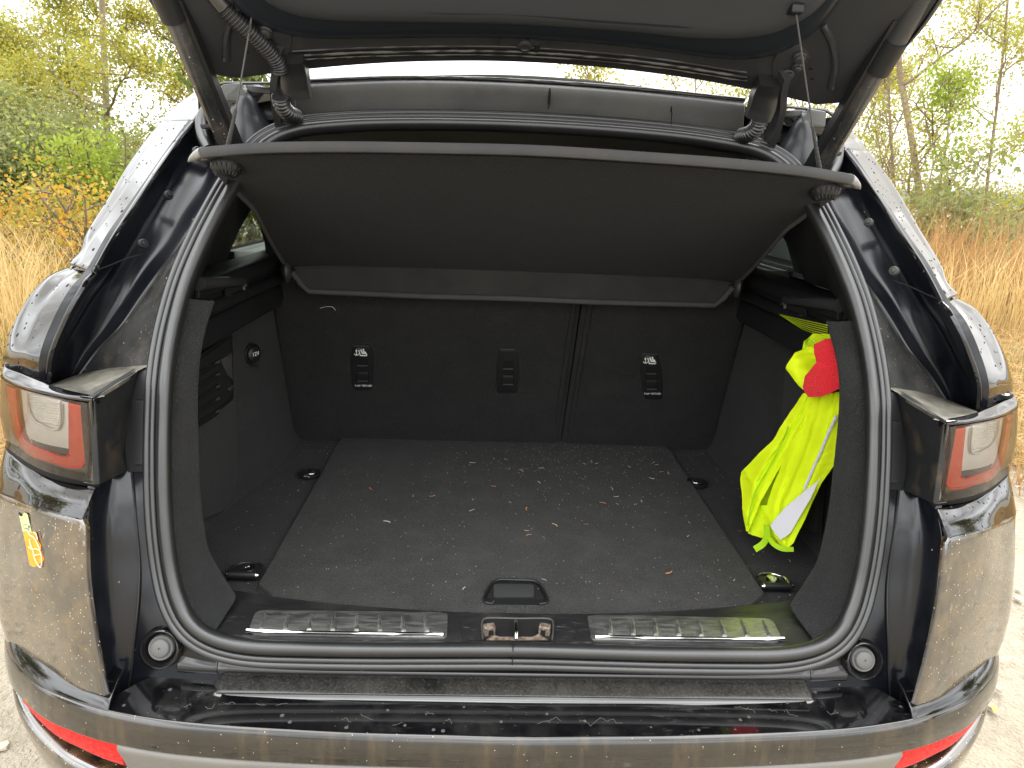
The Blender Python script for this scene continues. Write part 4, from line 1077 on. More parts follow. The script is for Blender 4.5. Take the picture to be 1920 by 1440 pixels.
# raised frame between the hinges: two stepped levels
def level(name, contour, top, off0, off1, m, nv=90):
    rows = [on_lid(contour, off0), on_lid([(x, y - 3) for x, y in contour], lerp(off0, off1, .7)), on_lid([(lerp(960, x, .985), y - 8) for x, y in contour], off1)]
    rows.append([Vector((p.x * .98, p.y - .04, p.z + .028)) for p in rows[2]]); rows.append([Vector((p.x * .9, p.y - .32, p.z + .224)) for p in rows[2]])
    return sheet(name, rows, m, lid, nu=36, nv=nv, depth=.004, roll=.001)
c0 = [(425, -20), (445, 18), (480, 45), (525, 63), (600, 72), (780, 71), (960, 72), (1180, 88), (1300, 104), (1400, 112), (1463, 100), (1510, 74), (1548, 38), (1592, -20)]
c1 = [(478, -20), (500, 4), (542, 25), (600, 37), (780, 42), (960, 46), (1180, 60), (1300, 72), (1380, 73), (1442, 65), (1488, 47), (1528, 22), (1566, -20)]
c2 = [(640, -30), (650, 4), (700, 18), (800, 22), (960, 26), (1180, 40), (1300, 47), (1350, 44), (1400, 34), (1440, 12), (1456, -30)]
level('tailgate_frame', c0, 0, -.001, -.014, mat('shaded_lid_frame', (.014, .018, .024), .3, ior=1.6))  # band turned from the light: shade put into a darker, bluer colour
lining = level('tailgate_lining', c1, 0, -.012, -.030, mat('lit_lid_lining_plastic', (.052, .056, .064), .45))  # faces down to the ground: its bounce light put into a lighter colour
level('lining_step', c2, 0, -.030, -.020, mat('lid_lining_recess', (.016, .020, .024), .4))  # recess shade put into a darker lining colour
# centre clip between two little ribs
cc = LID(984, 84, -.004)
lathe('lid_clip', cc, (0, -.55, -.8), [(.012, 0), (.012, .004), (.007, .006), (.006, .004), (.0005, .004)], SATIN, lid, k=18)
lathe('lid_clip', LID(1007, 90, -.004), (0, -.55, -.8), [(.005, 0), (.005, .004), (.0005, .005)], BLACKOUT, lid, k=12)
for x in (933, 1033): panel('lid_rib', [LID(x, 71, -.012), LID(x + 2, 71, -.012), LID(x + 2, 86, -.003), LID(x, 86, -.003)], SATIN, lid, back=(0, .5, .8), t=.004, bev=0)
panel('lid_clip_plate', rounded([LID(x, y, -.003) for x, y in ((964, 92), (966, 82), (975, 73), (998, 74), (1012, 82), (1013, 96))], .2, 2), SATIN, lid, back=(0, .5, .8), t=.003)
for s in SIDES:
    # hinge plate with bolts
    hp_ = [(1448, 118), (1462, 92), (1484, 84), (1500, 84), (1522, 108), (1500, 140), (1486, 165), (1452, 162)]
    pp = [LID(x, y, -.006) for x, y in hp_]
    if s < 0: pp = [Vector((-p.x, p.y, p.z)) for p in pp]
    plate = panel('hinge_plate', rounded(pp, .2, 2), SATIN, lid, back=(0, .6, .8), t=.006, bev=.0015)
    for (x, y, r) in ((1475, 141, .0095), (1499, 108, .0085), (1495, 126, .006)):
        c = LID(x, y, -.010)
        if s < 0: c.x = -c.x
        lathe('hinge_bolt', c, (0, -.6, -.8), [(r + .002, -.002), (r + .002, .001), (r, .002), (r * .95, .006), (r * .7, .007), (.0005, .007)], SATIN, plate, k=14)
    for (x, y, hx, hy) in ((1520, 127, 4, 4), (1535, 118, 2, 13), (1523, 148, 3, 1.5)):
        q = [LID(x - hx, y - hy, -.0015), LID(x + hx, y - hy, -.0015), LID(x + hx, y + hy, -.0015), LID(x - hx, y + hy, -.0015)]
        if s < 0: q = [Vector((-p.x, p.y, p.z)) for p in q]
        panel('lid_slot', q, BLACKOUT, lid, back=(0, .5, .8), t=.001, bev=0)
    # pressed edge that folds over the side of the lid
    ed = [LID(x, y, -.002) for x, y in ((1543, 45), (1560, 80), (1566, 120), (1558, 165))]
    tube('pressed_rib', [mv(p, -s) for p in ed], .006, SATIN, lid, n=24, k=8, up=(0, 0, 1))
    # gooseneck hinge arm
    ga = [LID(1470, 135, -.012), U(1462, 172, 1.235), U(1460, 205, 1.262), U(1452, 240, 1.29), U(1440, 275, 1.32)]
    ga = [mv(p, -s) for p in ga]
    sweep('hinge_arm', crom(ga, 30), [(-.006, -.014), (.006, -.014), (.006, .014), (-.006, .014)], SATIN, lid, up=(0, 1, 0))
    # rubber knuckle cover
    kc = [U(1447, 150, 1.215), U(1436, 172, 1.235), U(1428, 200, 1.25), U(1420, 222, 1.258)]
    kc = [mv(p, -s) for p in kc]
    hinge = sweep('hinge_cover', crom(kc, 16), [(x * .0205, y * .013) for x, y in ((-1, -.7), (-.7, -1), (.7, -1), (1, -.7), (1, .7), (.7, 1), (-.7, 1), (-1, .7))], RUBBER, lid, up=(0, 1, 0), angle=50, scale=lambda t: 1.0 + .08 * math.sin(t * 3.1))
    # corrugated cable sleeves
    if s < 0:
        up_h = [U(400, -10, 1.13), U(424, 18, 1.14), U(452, 45, 1.155), U(482, 72, 1.175), U(507, 98, 1.195), U(521, 118, 1.21), U(524, 134, 1.22)]
        lo_h = [U(525, 180, 1.24), U(529, 198, 1.255), U(540, 212, 1.275), U(556, 220, 1.31)]
    else:
        lo_h = [U(1426, 222, 1.25), U(1420, 238, 1.262), U(1407, 250, 1.28), U(1388, 256, 1.31)]
        up_h = None
    def hose(nm, pts, r, rings, smooth_to=0.0):
        n = rings * 8
        P_ = crom(pts, n)
        return sweep(nm, P_, circ(1.0, 16), RUBBER, lid, up=(0, 1, 0), scale=lambda t: r * ((1 + .13 * math.sin(2 * math.pi * rings * t)) if t > smooth_to else 0.98), angle=80)
    if up_h: hose('cable_sleeve', up_h, .0125, 30, .14)
    hose('cable_sleeve', lo_h, .0125, 11)
    # lift strut
    top = U(300, -14, 1.09); bot = U(434, 296, 1.31)
    top, bot = (Vector((-.535, 1.02, 1.74)), Vector((-.520, 1.30, 1.452)))
    st0 = U(312, 0, X=-.525); st1 = U(432, 286, X=-.515)
    d = (st0 - st1).normalized()
    a_ = mv(st1 - d * .03, s); b_ = mv(st0 + d * .16, s); c_ = mv(st0 - d * .02 if s < 0 else lerp(st0, st1, .12), s)
    strut = tube('lift_strut', [a_, c_], .0145, PAINT_GUTTER, lid, n=2, k=20, smooth_path=False, up=(1, 0, 0))
    tube('strut_collar', [mv(lerp(st0, st1, .07) + d * .05, s), mv(lerp(st0, st1, .10) , s)] if s < 0 else [mv(lerp(st0, st1, .02), s), mv(lerp(st0, st1, .21), s)], .0185, PLASTIC, strut, n=2, k=24, smooth_path=False, up=(1, 0, 0))
    tube('strut_rod', [c_, b_], .0155, SATIN, strut, n=2, k=20, smooth_path=False, up=(1, 0, 0))
    # flat cable cover beside the strut
    off = Vector((.016 * -s, .008, 0))
    e0, e1 = a_ + off, lerp(a_, b_, .72) + off
    sweep('strut_cable_cover', [e0, lerp(e0, e1, .5), e1], [(-.009, -.006), (.009, -.006), (.009, .006), (-.009, .006)], PLASTIC, strut, up=(1, 0, 0))
    # body corner behind the strut
    ck = [[U(418, 205, 1.50), U(445, 165, 1.40), U(470, 160, 1.37), U(500, 170, 1.36), U(560, 160, 1.36)],
          [U(400, 240, 1.48), U(440, 205, 1.40), U(475, 200, 1.38), U(520, 215, 1.38), U(562, 220, 1.37)],
          [U(405, 290, 1.46), U(440, 262, 1.37), U(470, 272, 1.35), U(505, 262, 1.36), U(560, 252, 1.37)],
          [U(415, 340, 1.44), U(440, 300, 1.36), U(470, 290, 1.345), U(505, 275, 1.352), U(560, 255, 1.36)]]
    sheet('roof_corner_panel', ck, SATIN, car, nu=26, nv=30, side=s, depth=.006, roll=.002)
    cone = [U(450, 178, 1.345), U(458, 185, 1.345), U(462, 215, 1.352), U(470, 262, 1.36)]
    cone = [mv(p, s) for p in cone]
    lug = [U(x, y, 1.33) for x, y in ((415, 158), (452, 155), (455, 165), (462, 172), (463, 182), (452, 190), (415, 189))]
    lg_ = panel('roof_lug', rounded([mv(p, -1) for p in lug], .15, 3), SATIN_SKY_GREY, car, back=(0, 1, .1), t=.02, side=s, bev=.003)
    sweep('roof_cone', crom(cone, 14), circ(.026, 18), SATIN, car, up=(0, 1, 0), scale=lambda t: .35 + 1.4 * t ** .7)
    gt = [U(x, y, 1.34) for x, y in ((463, 160), (500, 163), (560, 158), (560, 178), (500, 176), (463, 172))]
    panel('roof_gutter_end', [mv(p, -1) for p in gt], RUBBER, car, back=(0, 1, 0), t=.01, side=s)
    tube('roof_edge_bead', [mv(U(x, y, 1.338), s) for x, y in ((400, 166), (415, 157), (460, 156), (558, 156))], .0028, RUBBER, car, n=20, k=6, up=(0, 0, 1))
    tube('pillar_hose', [mv(p, s) for p in (U(388, 205, 1.44), U(378, 225, 1.43), U(380, 255, 1.41), U(392, 280, 1.39))], .011, RUBBER, car, n=20, k=12, up=(0, 1, 0))

# ================================================================== PARCEL SHELF
shelf = thing('parcel_shelf', 'tilted black carpeted parcel shelf hanging on two cords above the boot', 'parcel shelf', (0, 1.62, 1.235))
def SHz(y): return interp(y, [1.15, 1.62], [1.447, 1.238])
def SH(px, py, off=0): return UF(px, py, lambda p: p.z - (1.447 - .445 * (p.y - 1.15)) - off)
lft = [(404, 312), (430, 340), (452, 362), (474, 385), (495, 425), (520, 470), (545, 507)]
nearL = [(404, 300), (430, 292), (500, 291), (640, 289), (800, 291), (960, 294)]
P_out = [SH(x, y) for x, y in lft[::-1]] + [SH(x, y) for x, y in nearL]
P_out = P_out + [Vector((-p.x, p.y, p.z)) for p in P_out[-2::-1]]
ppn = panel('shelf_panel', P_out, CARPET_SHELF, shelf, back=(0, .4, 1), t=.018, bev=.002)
# side edges, rolled cloth
for s in SIDES:
    sweep('shelf_side_edge', crom([mv(SH(x, y, .006), s) for x, y in lft], 50), circ(.0085, 12, .6, 1.2), SHELF_EDGE, shelf, up=(0, 0, 1))
# thick near edge
ne = [(383, 297, .0), (395, 290, 0), (430, 286, 0), (500, 281, 0), (640, 279, 0), (800, 281, 0), (960, 284, 0)]
NE = [SH(x, y, .008) + Vector((0, -.010, .002)) for x, y, _ in ne]
NE[-1].x = 0
NE = NE + [Vector((-p.x, p.y, p.z)) for p in NE[-2::-1]]
sweep('shelf_front_edge', crom(NE, 160), [(x * .011, y * .0075) for x, y in ((-1, -.9), (-.9, -1), (.9, -1), (1, -.9), (1, .9), (.9, 1), (-.9, 1), (-1, .9))], SHELF_EDGE, shelf, up=(0, 0, 1), angle=60)
WCAP = mat('pale_end_cap', (.30, .30, .28), .35, vary=(90, (.2, .2, .19)))
for s in SIDES:
    # pointed end caps
    cp_ = [SH(x, y, .008) + Vector((0, -.010, .002)) for x, y in ((388, 290), (378, 294), (366, 300), (358, 306))]
    sweep('shelf_end_cap', crom([mv(p, s) for p in cp_], 16), circ(.011, 14, 1, .9), WCAP, shelf, up=(0, 0, 1), scale=lambda t: (1 - t ** 1.5) * .92 + .08)
    # ribbed cord bushes under the panel
    bc = mv(SH(425, 311, -.001), s)
    lathe('cord_bush', bc, (0, -.35, -.94), [(.024, -.004), (.024, .004), (.020, .012), (.012, .016), (.001, .017)], PLASTIC, shelf, k=28)
    for i in range(9):
        a = math.pi * (i + .5) / 9
        dx = Vector((math.cos(a), -.94 * math.sin(a) * 1, .35 * math.sin(a)))
        tube('bush_rib', [bc + dx * .023 + Vector((0, -.003, -.003)), bc + dx * .014 + Vector((0, -.006, -.016))], .0016, PLASTIC, shelf, n=2, k=6, smooth_path=False, up=(0, 1, 0))
    # lift cord: coiled lower end, thin upper cord
    if s < 0: c0_, c1_, c2_ = U(426, 282, 1.165), U(442, 205, 1.16), U(478, -6, 1.15)
    else: c0_, c1_, c2_ = U(1538, 325, 1.165), U(1524, 240, 1.16), LID(1492, 20, -.035)
    cord = tube('lift_cord', [c0_, c1_, c2_], .0014, mat('grey_cord', (.10, .10, .10), .6), shelf, n=30, k=6, up=(0, 1, 0))
    P_ = crom([c0_, lerp(c0_, c1_, .5), c1_], 200)
    nn = 200
    hx = [P_[i] + Vector((math.cos(i * 1.1), math.sin(i * 1.1), 0)) * .0036 * (1 - .55 * i / nn) for i in range(nn)]
    sweep('cord_spring', hx, circ(.0011, 5), PLASTIC_GREY, cord, up=(0, 1, .01))
    if s > 0:
        box('cord_anchor', LID(1492, 18, -.034), (.018, .02, .012), PLASTIC, lid, bev=.003)
    # hinge clips
    pc = mv(SH(541, 500, .0), s)
    clip = sweep('shelf_clip', crom([pc + Vector((0, -.012, -.030)), pc + Vector((s * -.002, -.018, -.012)), pc + Vector((0, -.012, .006)), pc + Vector((0, .0, .016))], 16), circ(.017, 10, 1.0, .6), PLASTIC_MID, shelf, up=(1, 0, 0), scale=lambda t: .65 + .5 * math.sin(t * 3.1))
    for i in range(4):
        q = pc + Vector((s * -.006 - .0, -.016 - .002 * i, -.028 + .013 * i))
        tube('clip_tooth', [q, q + Vector((-s * .016, -.004, .004 if i % 2 else -.002))], .0028, PLASTIC, shelf, n=2, k=8, smooth_path=False, up=(0, 1, 0))
# hinged rear flap
def RF(px, py, off=0): return UF(px, py, lambda p: p.y - interp(p.z, [1.15, 1.23], [1.665, 1.62]) - off)
rfp = [RF(548, 507), RF(564, 528), RF(580, 543), RF(800, 552), RF(960, 556)]
top_ = [RF(960, 509), RF(800, 505), RF(640, 503)]
pts = rfp + []
pts[-1].x = 0
half_l = [RF(548, 506)] + rfp[1:]
half_l[-1].x = 0
tl = [p for p in top_]; tl[0].x = 0
polyL = half_l + [Vector((-p.x, p.y, p.z)) for p in half_l[-2::-1]] + [Vector((-p.x, p.y, p.z)) for p in tl[::-1]] + tl[1:]
flap = panel('shelf_rear_flap', polyL, mat('flap_cloth', (.022, .0225, .023), .95, bump=(600, .4, .0015), vary=(12, (.036, .035, .033)), sheen=.2), shelf, back=(0, 1, .6), t=.012, bev=.002)
ed = [p + Vector((0, -.004, -.004)) for p in half_l + [Vector((-p.x, p.y, p.z)) for p in half_l[-2::-1]]]
sweep('flap_edge', ed, circ(.0065, 10, 1, .8), SHELF_EDGE, shelf, up=(0, 1, 0))

# ================================================================== HI-VIS VEST AND RED CLOTH
vest = thing('safety_vest', 'lime yellow reflective vest stuffed into the right side pocket of the boot', 'safety vest', U(1470, 1020, Z=.745))
def VY(px, py): return 1.165 + (1575 - px) * .00085 + interp(py, [630, 740, 900, 1030], [0.0, .01, .0, -.045])
def cloth(name, rows, m, parent, dy=0.0, fold=None, nu=70, nv=90, t=.0015, lin=True):
    R = []
    for y, xl in rows:
        R.append([U(x, y, VY(x, y) + dy + (fold(x, y) if fold else 0)) for x in xl])
    amp = rng.uniform(.5, 1.5, 8)
    return sheet(name, R, m, parent, nu=nu, nv=nv, depth=t, roll=.0012, angle=80, lin=lin,
                 disp=lambda u, v, g: .003 * noise.noise(Vector((g[0] * 28, g[1] * 10, g[2] * 22))) + .0028 * (1 - abs(noise.noise(Vector((g[0] * 22 + g[2] * 10, 3, g[2] * 3))))) ** 5 + .0008 * (1 - abs(noise.noise(Vector((g[0] * 50 - g[2] * 60, 8, g[2] * 30))))) ** 6)
def spread(a, b, n=26): return [lerp(a, b, i / (n - 1)) for i in range(n)]
# mesh lining seen in the fold
cloth('vest_lining', [(745, spread(1512, 1560)), (800, spread(1480, 1550)), (850, spread(1455, 1530)), (900, spread(1425, 1500)), (950, spread(1405, 1480)), (985, spread(1402, 1470)), (1003, spread(1412, 1450))], HIVIS_IN, vest, dy=.016)
# left front
cloth('vest_front', [(738, spread(1507, 1530)), (765, spread(1489, 1523)), (790, spread(1472, 1510)), (825, spread(1450, 1492)), (850, spread(1424, 1478)), (885, spread(1391, 1457)), (900, spread(1389, 1448)), (940, spread(1393, 1426)), (970, spread(1396, 1414)), (995, spread(1399, 1403))],
      HIVIS, vest, dy=.0, fold=lambda x, y: -.010 * math.sin(min(1, max(0, (x - 1391) / 90)) * 3.0) - sum(a * math.exp(-((x - interp(y, [738, 790, 850, 900, 960], L_)) / (w1 if x < interp(y, [738, 790, 850, 900, 960], L_) else w2)) ** 2) for L_, a, w1, w2 in (([1515, 1488, 1448, 1418, 1402], .006, 12, 3), ([1525, 1500, 1465, 1436, 1410], .005, 3, 10))))
# right front
vr = [(736, spread(1530, 1588)), (765, spread(1518, 1590)), (800, spread(1500, 1590)), (840, spread(1480, 1585)), (870, spread(1466, 1565)), (905, spread(1452, 1540)), (940, spread(1442, 1522)), (975, spread(1438, 1508)), (1000, spread(1437, 1495)), (1018, spread(1452, 1487)), (1027, spread(1466, 1478))]
cloth('vest_front', vr, HIVIS, vest, dy=-.004, fold=lambda x, y: -.008 * math.sin(min(1, max(0, (x - 1450) / 120)) * 3.1) - sum(a * math.exp(-((x - interp(y, [736, 800, 870, 940, 1020], L_)) / (w1 if x < interp(y, [736, 800, 870, 940, 1020], L_) else w2)) ** 2) for L_, a, w1, w2 in (([1545, 1528, 1502, 1470, 1462], .008, 3, 16), ([1578, 1560, 1535, 1500, 1478], .007, 3, 14), ([1560, 1500, 1480, 1456, 1450], .005, 10, 3))), nu=90, nv=110)
cloth('vest_hem', [(948, spread(1405, 1440)), (975, spread(1402, 1445)), (1000, spread(1404, 1447)), (1008, spread(1428, 1448))], HIVIS, vest, dy=.006)
# folded shoulder at the top
cloth('vest_shoulder', [(628, spread(1524, 1556)), (640, spread(1508, 1560)), (655, spread(1506, 1560)), (672, spread(1505, 1560)), (700, spread(1520, 1562))], HIVIS, vest, dy=.006, fold=lambda x, y: -.006 * math.sin((x - 1500) * .09), nu=30, nv=30)
cloth('vest_shoulder', [(652, spread(1513, 1532)), (660, spread(1494, 1540)), (672, spread(1484, 1545)), (690, spread(1473, 1545)), (705, spread(1484, 1545)), (720, spread(1496, 1530)), (729, spread(1505, 1512))], HIVIS, vest, dy=-.008, fold=lambda x, y: -.006 * math.sin((x - y * .7 - 980) * .10), nu=34, nv=34)
tube('vest_seam', [U(1512, 655, VY(1512, 655) - .012), U(1511, 642, VY(1511, 642) - .010), U(1520, 636, 1.19), U(1532, 645, 1.18)], .0022, HIVIS_TAPE, vest, n=20, k=8, up=(0, 1, 0))
# reflective tape: broad turned-up end and narrow piping
rt = [(1537, 898), (1529, 907), (1505, 925), (1470, 955), (1445, 985), (1447, 992), (1463, 1013), (1482, 1000), (1496, 975), (1520, 935), (1530, 912)]
panel('reflective_tape', [U(x, y, VY(x, y) - .026) for x, y in rt], REFLEX, vest, back=(0, 1, .3), t=.0015, bev=.0005)
tube('reflective_piping', [U(x, y, VY(x, y) - .020) for x, y in ((1568, 780), (1552, 815), (1540, 845), (1526, 875), (1508, 918))], .0028, REFLEX, vest, n=40, k=6, up=(0, 1, 0))
for pts in (((1478, 800), (1462, 840), (1440, 880), (1415, 925), (1401, 985)),):
    tube('vest_seam', [U(x, y, VY(x, y) - .0145) for x, y in pts], .0013, HIVIS_TAPE, vest, n=30, k=6, up=(0, 1, 0))
# tie strings
def ribbon(name, pts, wd, m, parent, z=None):
    P_ = crom(pts, 20)
    return sweep(name, P_, [(-wd, -.0006), (wd, -.0006), (wd, .0006), (-wd, .0006)], m, parent, up=(0, -1, .6))
ribbon('vest_tie', [U(1438, 985, 1.235), U(1438, 1005, 1.215), U(1430, 1020, 1.20), U(1415, 1030, 1.195)], .006, HIVIS_TAPE, vest)
ribbon('vest_tie', [U(1441, 1008, 1.21), U(1450, 1020, 1.195), U(1466, 1029, 1.185), U(1488, 1030, 1.18)], .0045, HIVIS_TAPE, vest)

red = tag(cloth('red_cloth', [(637, spread(1546, 1566)), (645, spread(1528, 1568)), (660, spread(1528, 1570)), (680, spread(1532, 1572)), (690, spread(1524, 1575)), (705, spread(1511, 1578)), (725, spread(1507, 1580)), (735, spread(1510, 1560)), (743, spread(1517, 1540))],
      REDCLOTH, None, dy=-.026, fold=lambda x, y: -.008 * math.sin((x - 1505) * .035) - (.004 if y > 683 else 0), nu=90, nv=90, t=.003),
      'bright red terry cloth tucked over the top of the yellow vest', 'cloth')
# stretched net under the right rail
net = bpy.data.objects.new('pocket_net', None)
for i in range(6):
    o_ = tube('net_cord', [U(1462 + 3 * i, 590 + i * 2.0, 1.33), U(1510, 601 + i * 3.6, 1.22), U(1551, 610 + i * 4.2, 1.14)], .0006, HIVIS_IN, car, n=16, k=5, up=(0, 0, 1))

# ================================================================== STICKER ON THE LEFT BUMPER CORNER
def BC(px, py, off=-.004):
    return UF(px, py, lambda p: p.y - bc_y(p.x, p.z) - off)
_bx = [(U(14, 1015, 1.0), 0)]
def bc_y(x, z):
    pxs = [(-12, 1.04), (25, .978), (66, .935), (112, .906)]
    zref = interp(z, [.7, .8, .95], [-.022, 0, .024])
    xs_ = [U(a, 1050, b).x for a, b in pxs]
    return interp(x, xs_, [b for _, b in pxs]) + zref * .9
st = thing('torn_sticker', 'torn orange and pale green sticker on the dusty left bumper corner', 'sticker', BC(60, 1060))
def spanel(nm, px, m, off, t=.0008):
    return panel(nm, [BC(36 + (x - 190) / 12.0, 960 + (y - 120) / 12.0, off) for x, y in px], m, st, back=(.3, 1, 0), t=t, bev=.0)
spanel('sticker_end', [(190, 200), (245, 225), (290, 150), (330, 145), (375, 200), (470, 600), (270, 560)], PALEGREEN, -.010)
spanel('sticker_print', [(280, 405), (345, 400), (410, 440), (410, 490), (290, 490)], DARKPRINT, -.0113)
spanel('sticker_print', [(300, 420), (350, 420), (385, 445), (385, 478), (300, 478)], PALEGREEN, -.0122)
spanel('sticker_print', [(285, 510), (395, 510), (395, 560), (285, 560)], mat('sage_print', (.4, .45, .3), .5), -.0113)
spanel('sticker_body', [(270, 555), (470, 590), (540, 580), (575, 640), (610, 760), (640, 820), (680, 880), (670, 990), (740, 1150), (765, 1290), (720, 1330), (480, 1345), (420, 1290), (330, 830)], ORANGE, -.0115)
for pts in (((415, 735), (450, 870), (500, 1000), (540, 1180), (665, 1370), (690, 1290), (680, 1080), (650, 980)), ((520, 1095), (680, 1075)), ((380, 560), (430, 640), (500, 680), (560, 760), (620, 880), (660, 960)), ((500, 575), (560, 600), (605, 750)), ((400, 900), (480, 960), (560, 950), (660, 990))):
    tube('sticker_tear', [BC(36 + (x - 190) / 12.0, 960 + (y - 120) / 12.0, -.0135) for x, y in pts], .0008, CURL, st, n=30, k=5, up=(0, 1, 0))
tube('sticker_tip', [BC(36.5, 962, -.010), BC(40, 966, -.012)], .0016, BLACKOUT, st, n=2, k=6, smooth_path=False, up=(0, 1, 0))

# ================================================================== WATER DROPS AND LITTER
WATER = mat('water_drop', (.02, .02, .022), .02, ior=1.33, coat=0)
def drops(samples, name, par, rmin, rmax):
    """little domes merged into one object; samples = (point, normal)"""
    V, Fc = [], []
    for p, n in samples:
        r = rng.uniform(rmin, rmax) * (1.6 if rng.random() < .12 else 1)
        n = Vector(n).normalized(); a = n.orthogonal().normalized(); b = n.cross(a)
        down = Vector((0, 0, -1)); down = (down - n * down.dot(n))
        el = 1 + 1.1 * down.length * rng.random()
        if down.length > .05: a = down.normalized(); b = n.cross(a)
        i0 = len(V); k = 8
        for h, rr_ in ((0, 1), (.35, .75), (.5, .35)):
            for j in range(k):
                t = 2 * math.pi * j / k
                V.append(Vector(p) + n * (h * r) + (a * math.cos(t) * el + b * math.sin(t)) * r * rr_)
        for q in range(2):
            for j in range(k): Fc.append([i0 + q * k + j, i0 + q * k + (j + 1) % k, i0 + (q + 1) * k + (j + 1) % k, i0 + (q + 1) * k + j])
        Fc.append([i0 + 2 * k + j for j in range(k)])
    o = meshobj(name, V, Fc, WATER, par, angle=0)
    o['kind'] = 'stuff'
    return o
def sample_on(o, n, cond=None):
    me = o.data; P_ = np.array([tuple(p.center) for p in me.polygons]); N_ = np.array([tuple(p.normal) for p in me.polygons])
    Ar = np.array([p.area for p in me.polygons])
    if cond is not None:
        k = np.array([cond(a, b) for a, b in zip(P_, N_)]); Ar = Ar * k
    idx = rng.choice(len(P_), n, p=Ar / Ar.sum())
    res = []
    for i in idx:
        vs = [me.vertices[v].co for v in me.polygons[i].vertices]
        wts = rng.dirichlet([1] * len(vs))
        p = Vector((0, 0, 0))
        for v, w_ in zip(vs, wts): p += v * w_
        c = Vector(CAM) - p; n_ = Vector(N_[i])
        if n_.dot(c) < 0: n_ = -n_
        res.append((p, n_))
    return res
for o in [q for q in bpy.data.objects if q.name.split('.')[0] in ('pillar_cover', 'rear_wing', 'bumper_shoulder')]:
    nm = o.name.split('.')[0]
    drops(sample_on(o, {'pillar_cover': 100, 'rear_wing': 110, 'bumper_shoulder': 70}[nm], lambda p, n: 1.0 if p[1] < 1.5 else 0), 'rain_drops', o, .0008, .0019)

LIT = [mat('straw_tan', (.55, .38, .2), .8), mat('needle_orange', (.52, .24, .10), .8), mat('chip_pale', (.60, .54, .42), .8)]
def sliver(name, p, ang, ln, wd, m, curve=0.0):
    pts = []
    for t in (-.5, -.17, .17, .5):
        x = ln * t; y = curve * ln * (1 - (2 * t) ** 2)
        pts.append(p + Vector((x * math.cos(ang) - y * math.sin(ang), x * math.sin(ang) + y * math.cos(ang), wd * .6)))
    return sweep(name, pts, circ(wd / 2, 5, 1, .7), m, None, up=(0, 0, 1), scale=lambda t: 1.15 - .5 * t)
spots = [(1010, 905), (1040, 985), (957, 942), (988, 995), (992, 1004), (988, 955), (885, 957), (790, 1049), (725, 979), (696, 917), (774, 930), (810, 930), (886, 937), (870, 1104), (1100, 983), (1187, 989), (1157, 945), (1130, 943), (1095, 870), (1060, 860), (1108, 866), (1119, 869), (1014, 878), (980, 880), (955, 879), (977, 883), (948, 861), (926, 860), (886, 868), (925, 912), (1020, 1087), (1254, 1074), (1306, 1124), (1293, 980), (1222, 897), (1232, 872), (1147, 917), (1155, 931), (1192, 946), (1202, 940), (1225, 868), (1180, 875), (1012, 848), (858, 850), (840, 887), (1290, 1005), (1480, 1052), (1375, 1147 - 60), (1388, 996), (575, 895), (872, 884), (1240, 885), (1254, 888), (560, 920)]
proto = {}
for i, (x, y) in enumerate(spots):
    p = U(x, y, Z=BZ + (.003 if 600 < x < 1320 else -.002))
    col = int(rng.integers(0, 3)); shp = int(rng.integers(0, 3))
    key = (col, shp)
    if key not in proto:
        o = sliver('dry_needle', Vector((0, 0, 0)), 0, .0125, .0013 + .0003 * shp, LIT[col], (.0, .22, -.15)[shp])
        proto[key] = o; first = True
    else:
        o = proto[key].copy(); COL.objects.link(o); first = False
    o.location = p
    o.rotation_euler = (0, 0, float(rng.uniform(0, 6.28)))
    sc_ = float(rng.uniform(.55, 1.35)); o.scale = (sc_, sc_, sc_)
    o['label'] = 'small dry conifer needle lying loose on the black boot carpet'
    o['category'] = 'needle'; o['group'] = 'dry needles scattered over the boot carpet'
# crumbs too small and many to count
V, Fc = [], []
for i in range(900):
    if rng.random() < .6: x, y = rng.uniform(-.43, .44), rng.uniform(1.05, 1.82) ** 1
    else: x, y = rng.normal(.22, .15), 1.82 - abs(rng.normal(0, .12))
    if rng.random() < .12: x = rng.choice([-1, 1]) * rng.uniform(.45, .57)
    z = BZ + .003 if abs(x) < .44 else .737
    if abs(x) > .56 or y < 1.04: continue
    r = rng.uniform(.0004, .0010); i0 = len(V)
    for dx, dy, dz in ((-1, -1, 0), (1.2, -.8, 0), (.7, 1, 0), (-1, .8, 0), (0, 0, 1.4)): V.append((x + dx * r, y + dy * r, z + dz * r))
    Fc += [[i0, i0 + 1, i0 + 4], [i0 + 1, i0 + 2, i0 + 4], [i0 + 2, i0 + 3, i0 + 4], [i0 + 3, i0, i0 + 4]]
cr = meshobj('crumbs', V, Fc, mat('crumb_mix', (.45, .40, .30), .9, vary=(30, (.3, .27, .22))), None, smooth=False)
tag(cr, 'pale crumbs and grit sprinkled over the boot carpet', 'crumbs', kind='stuff')
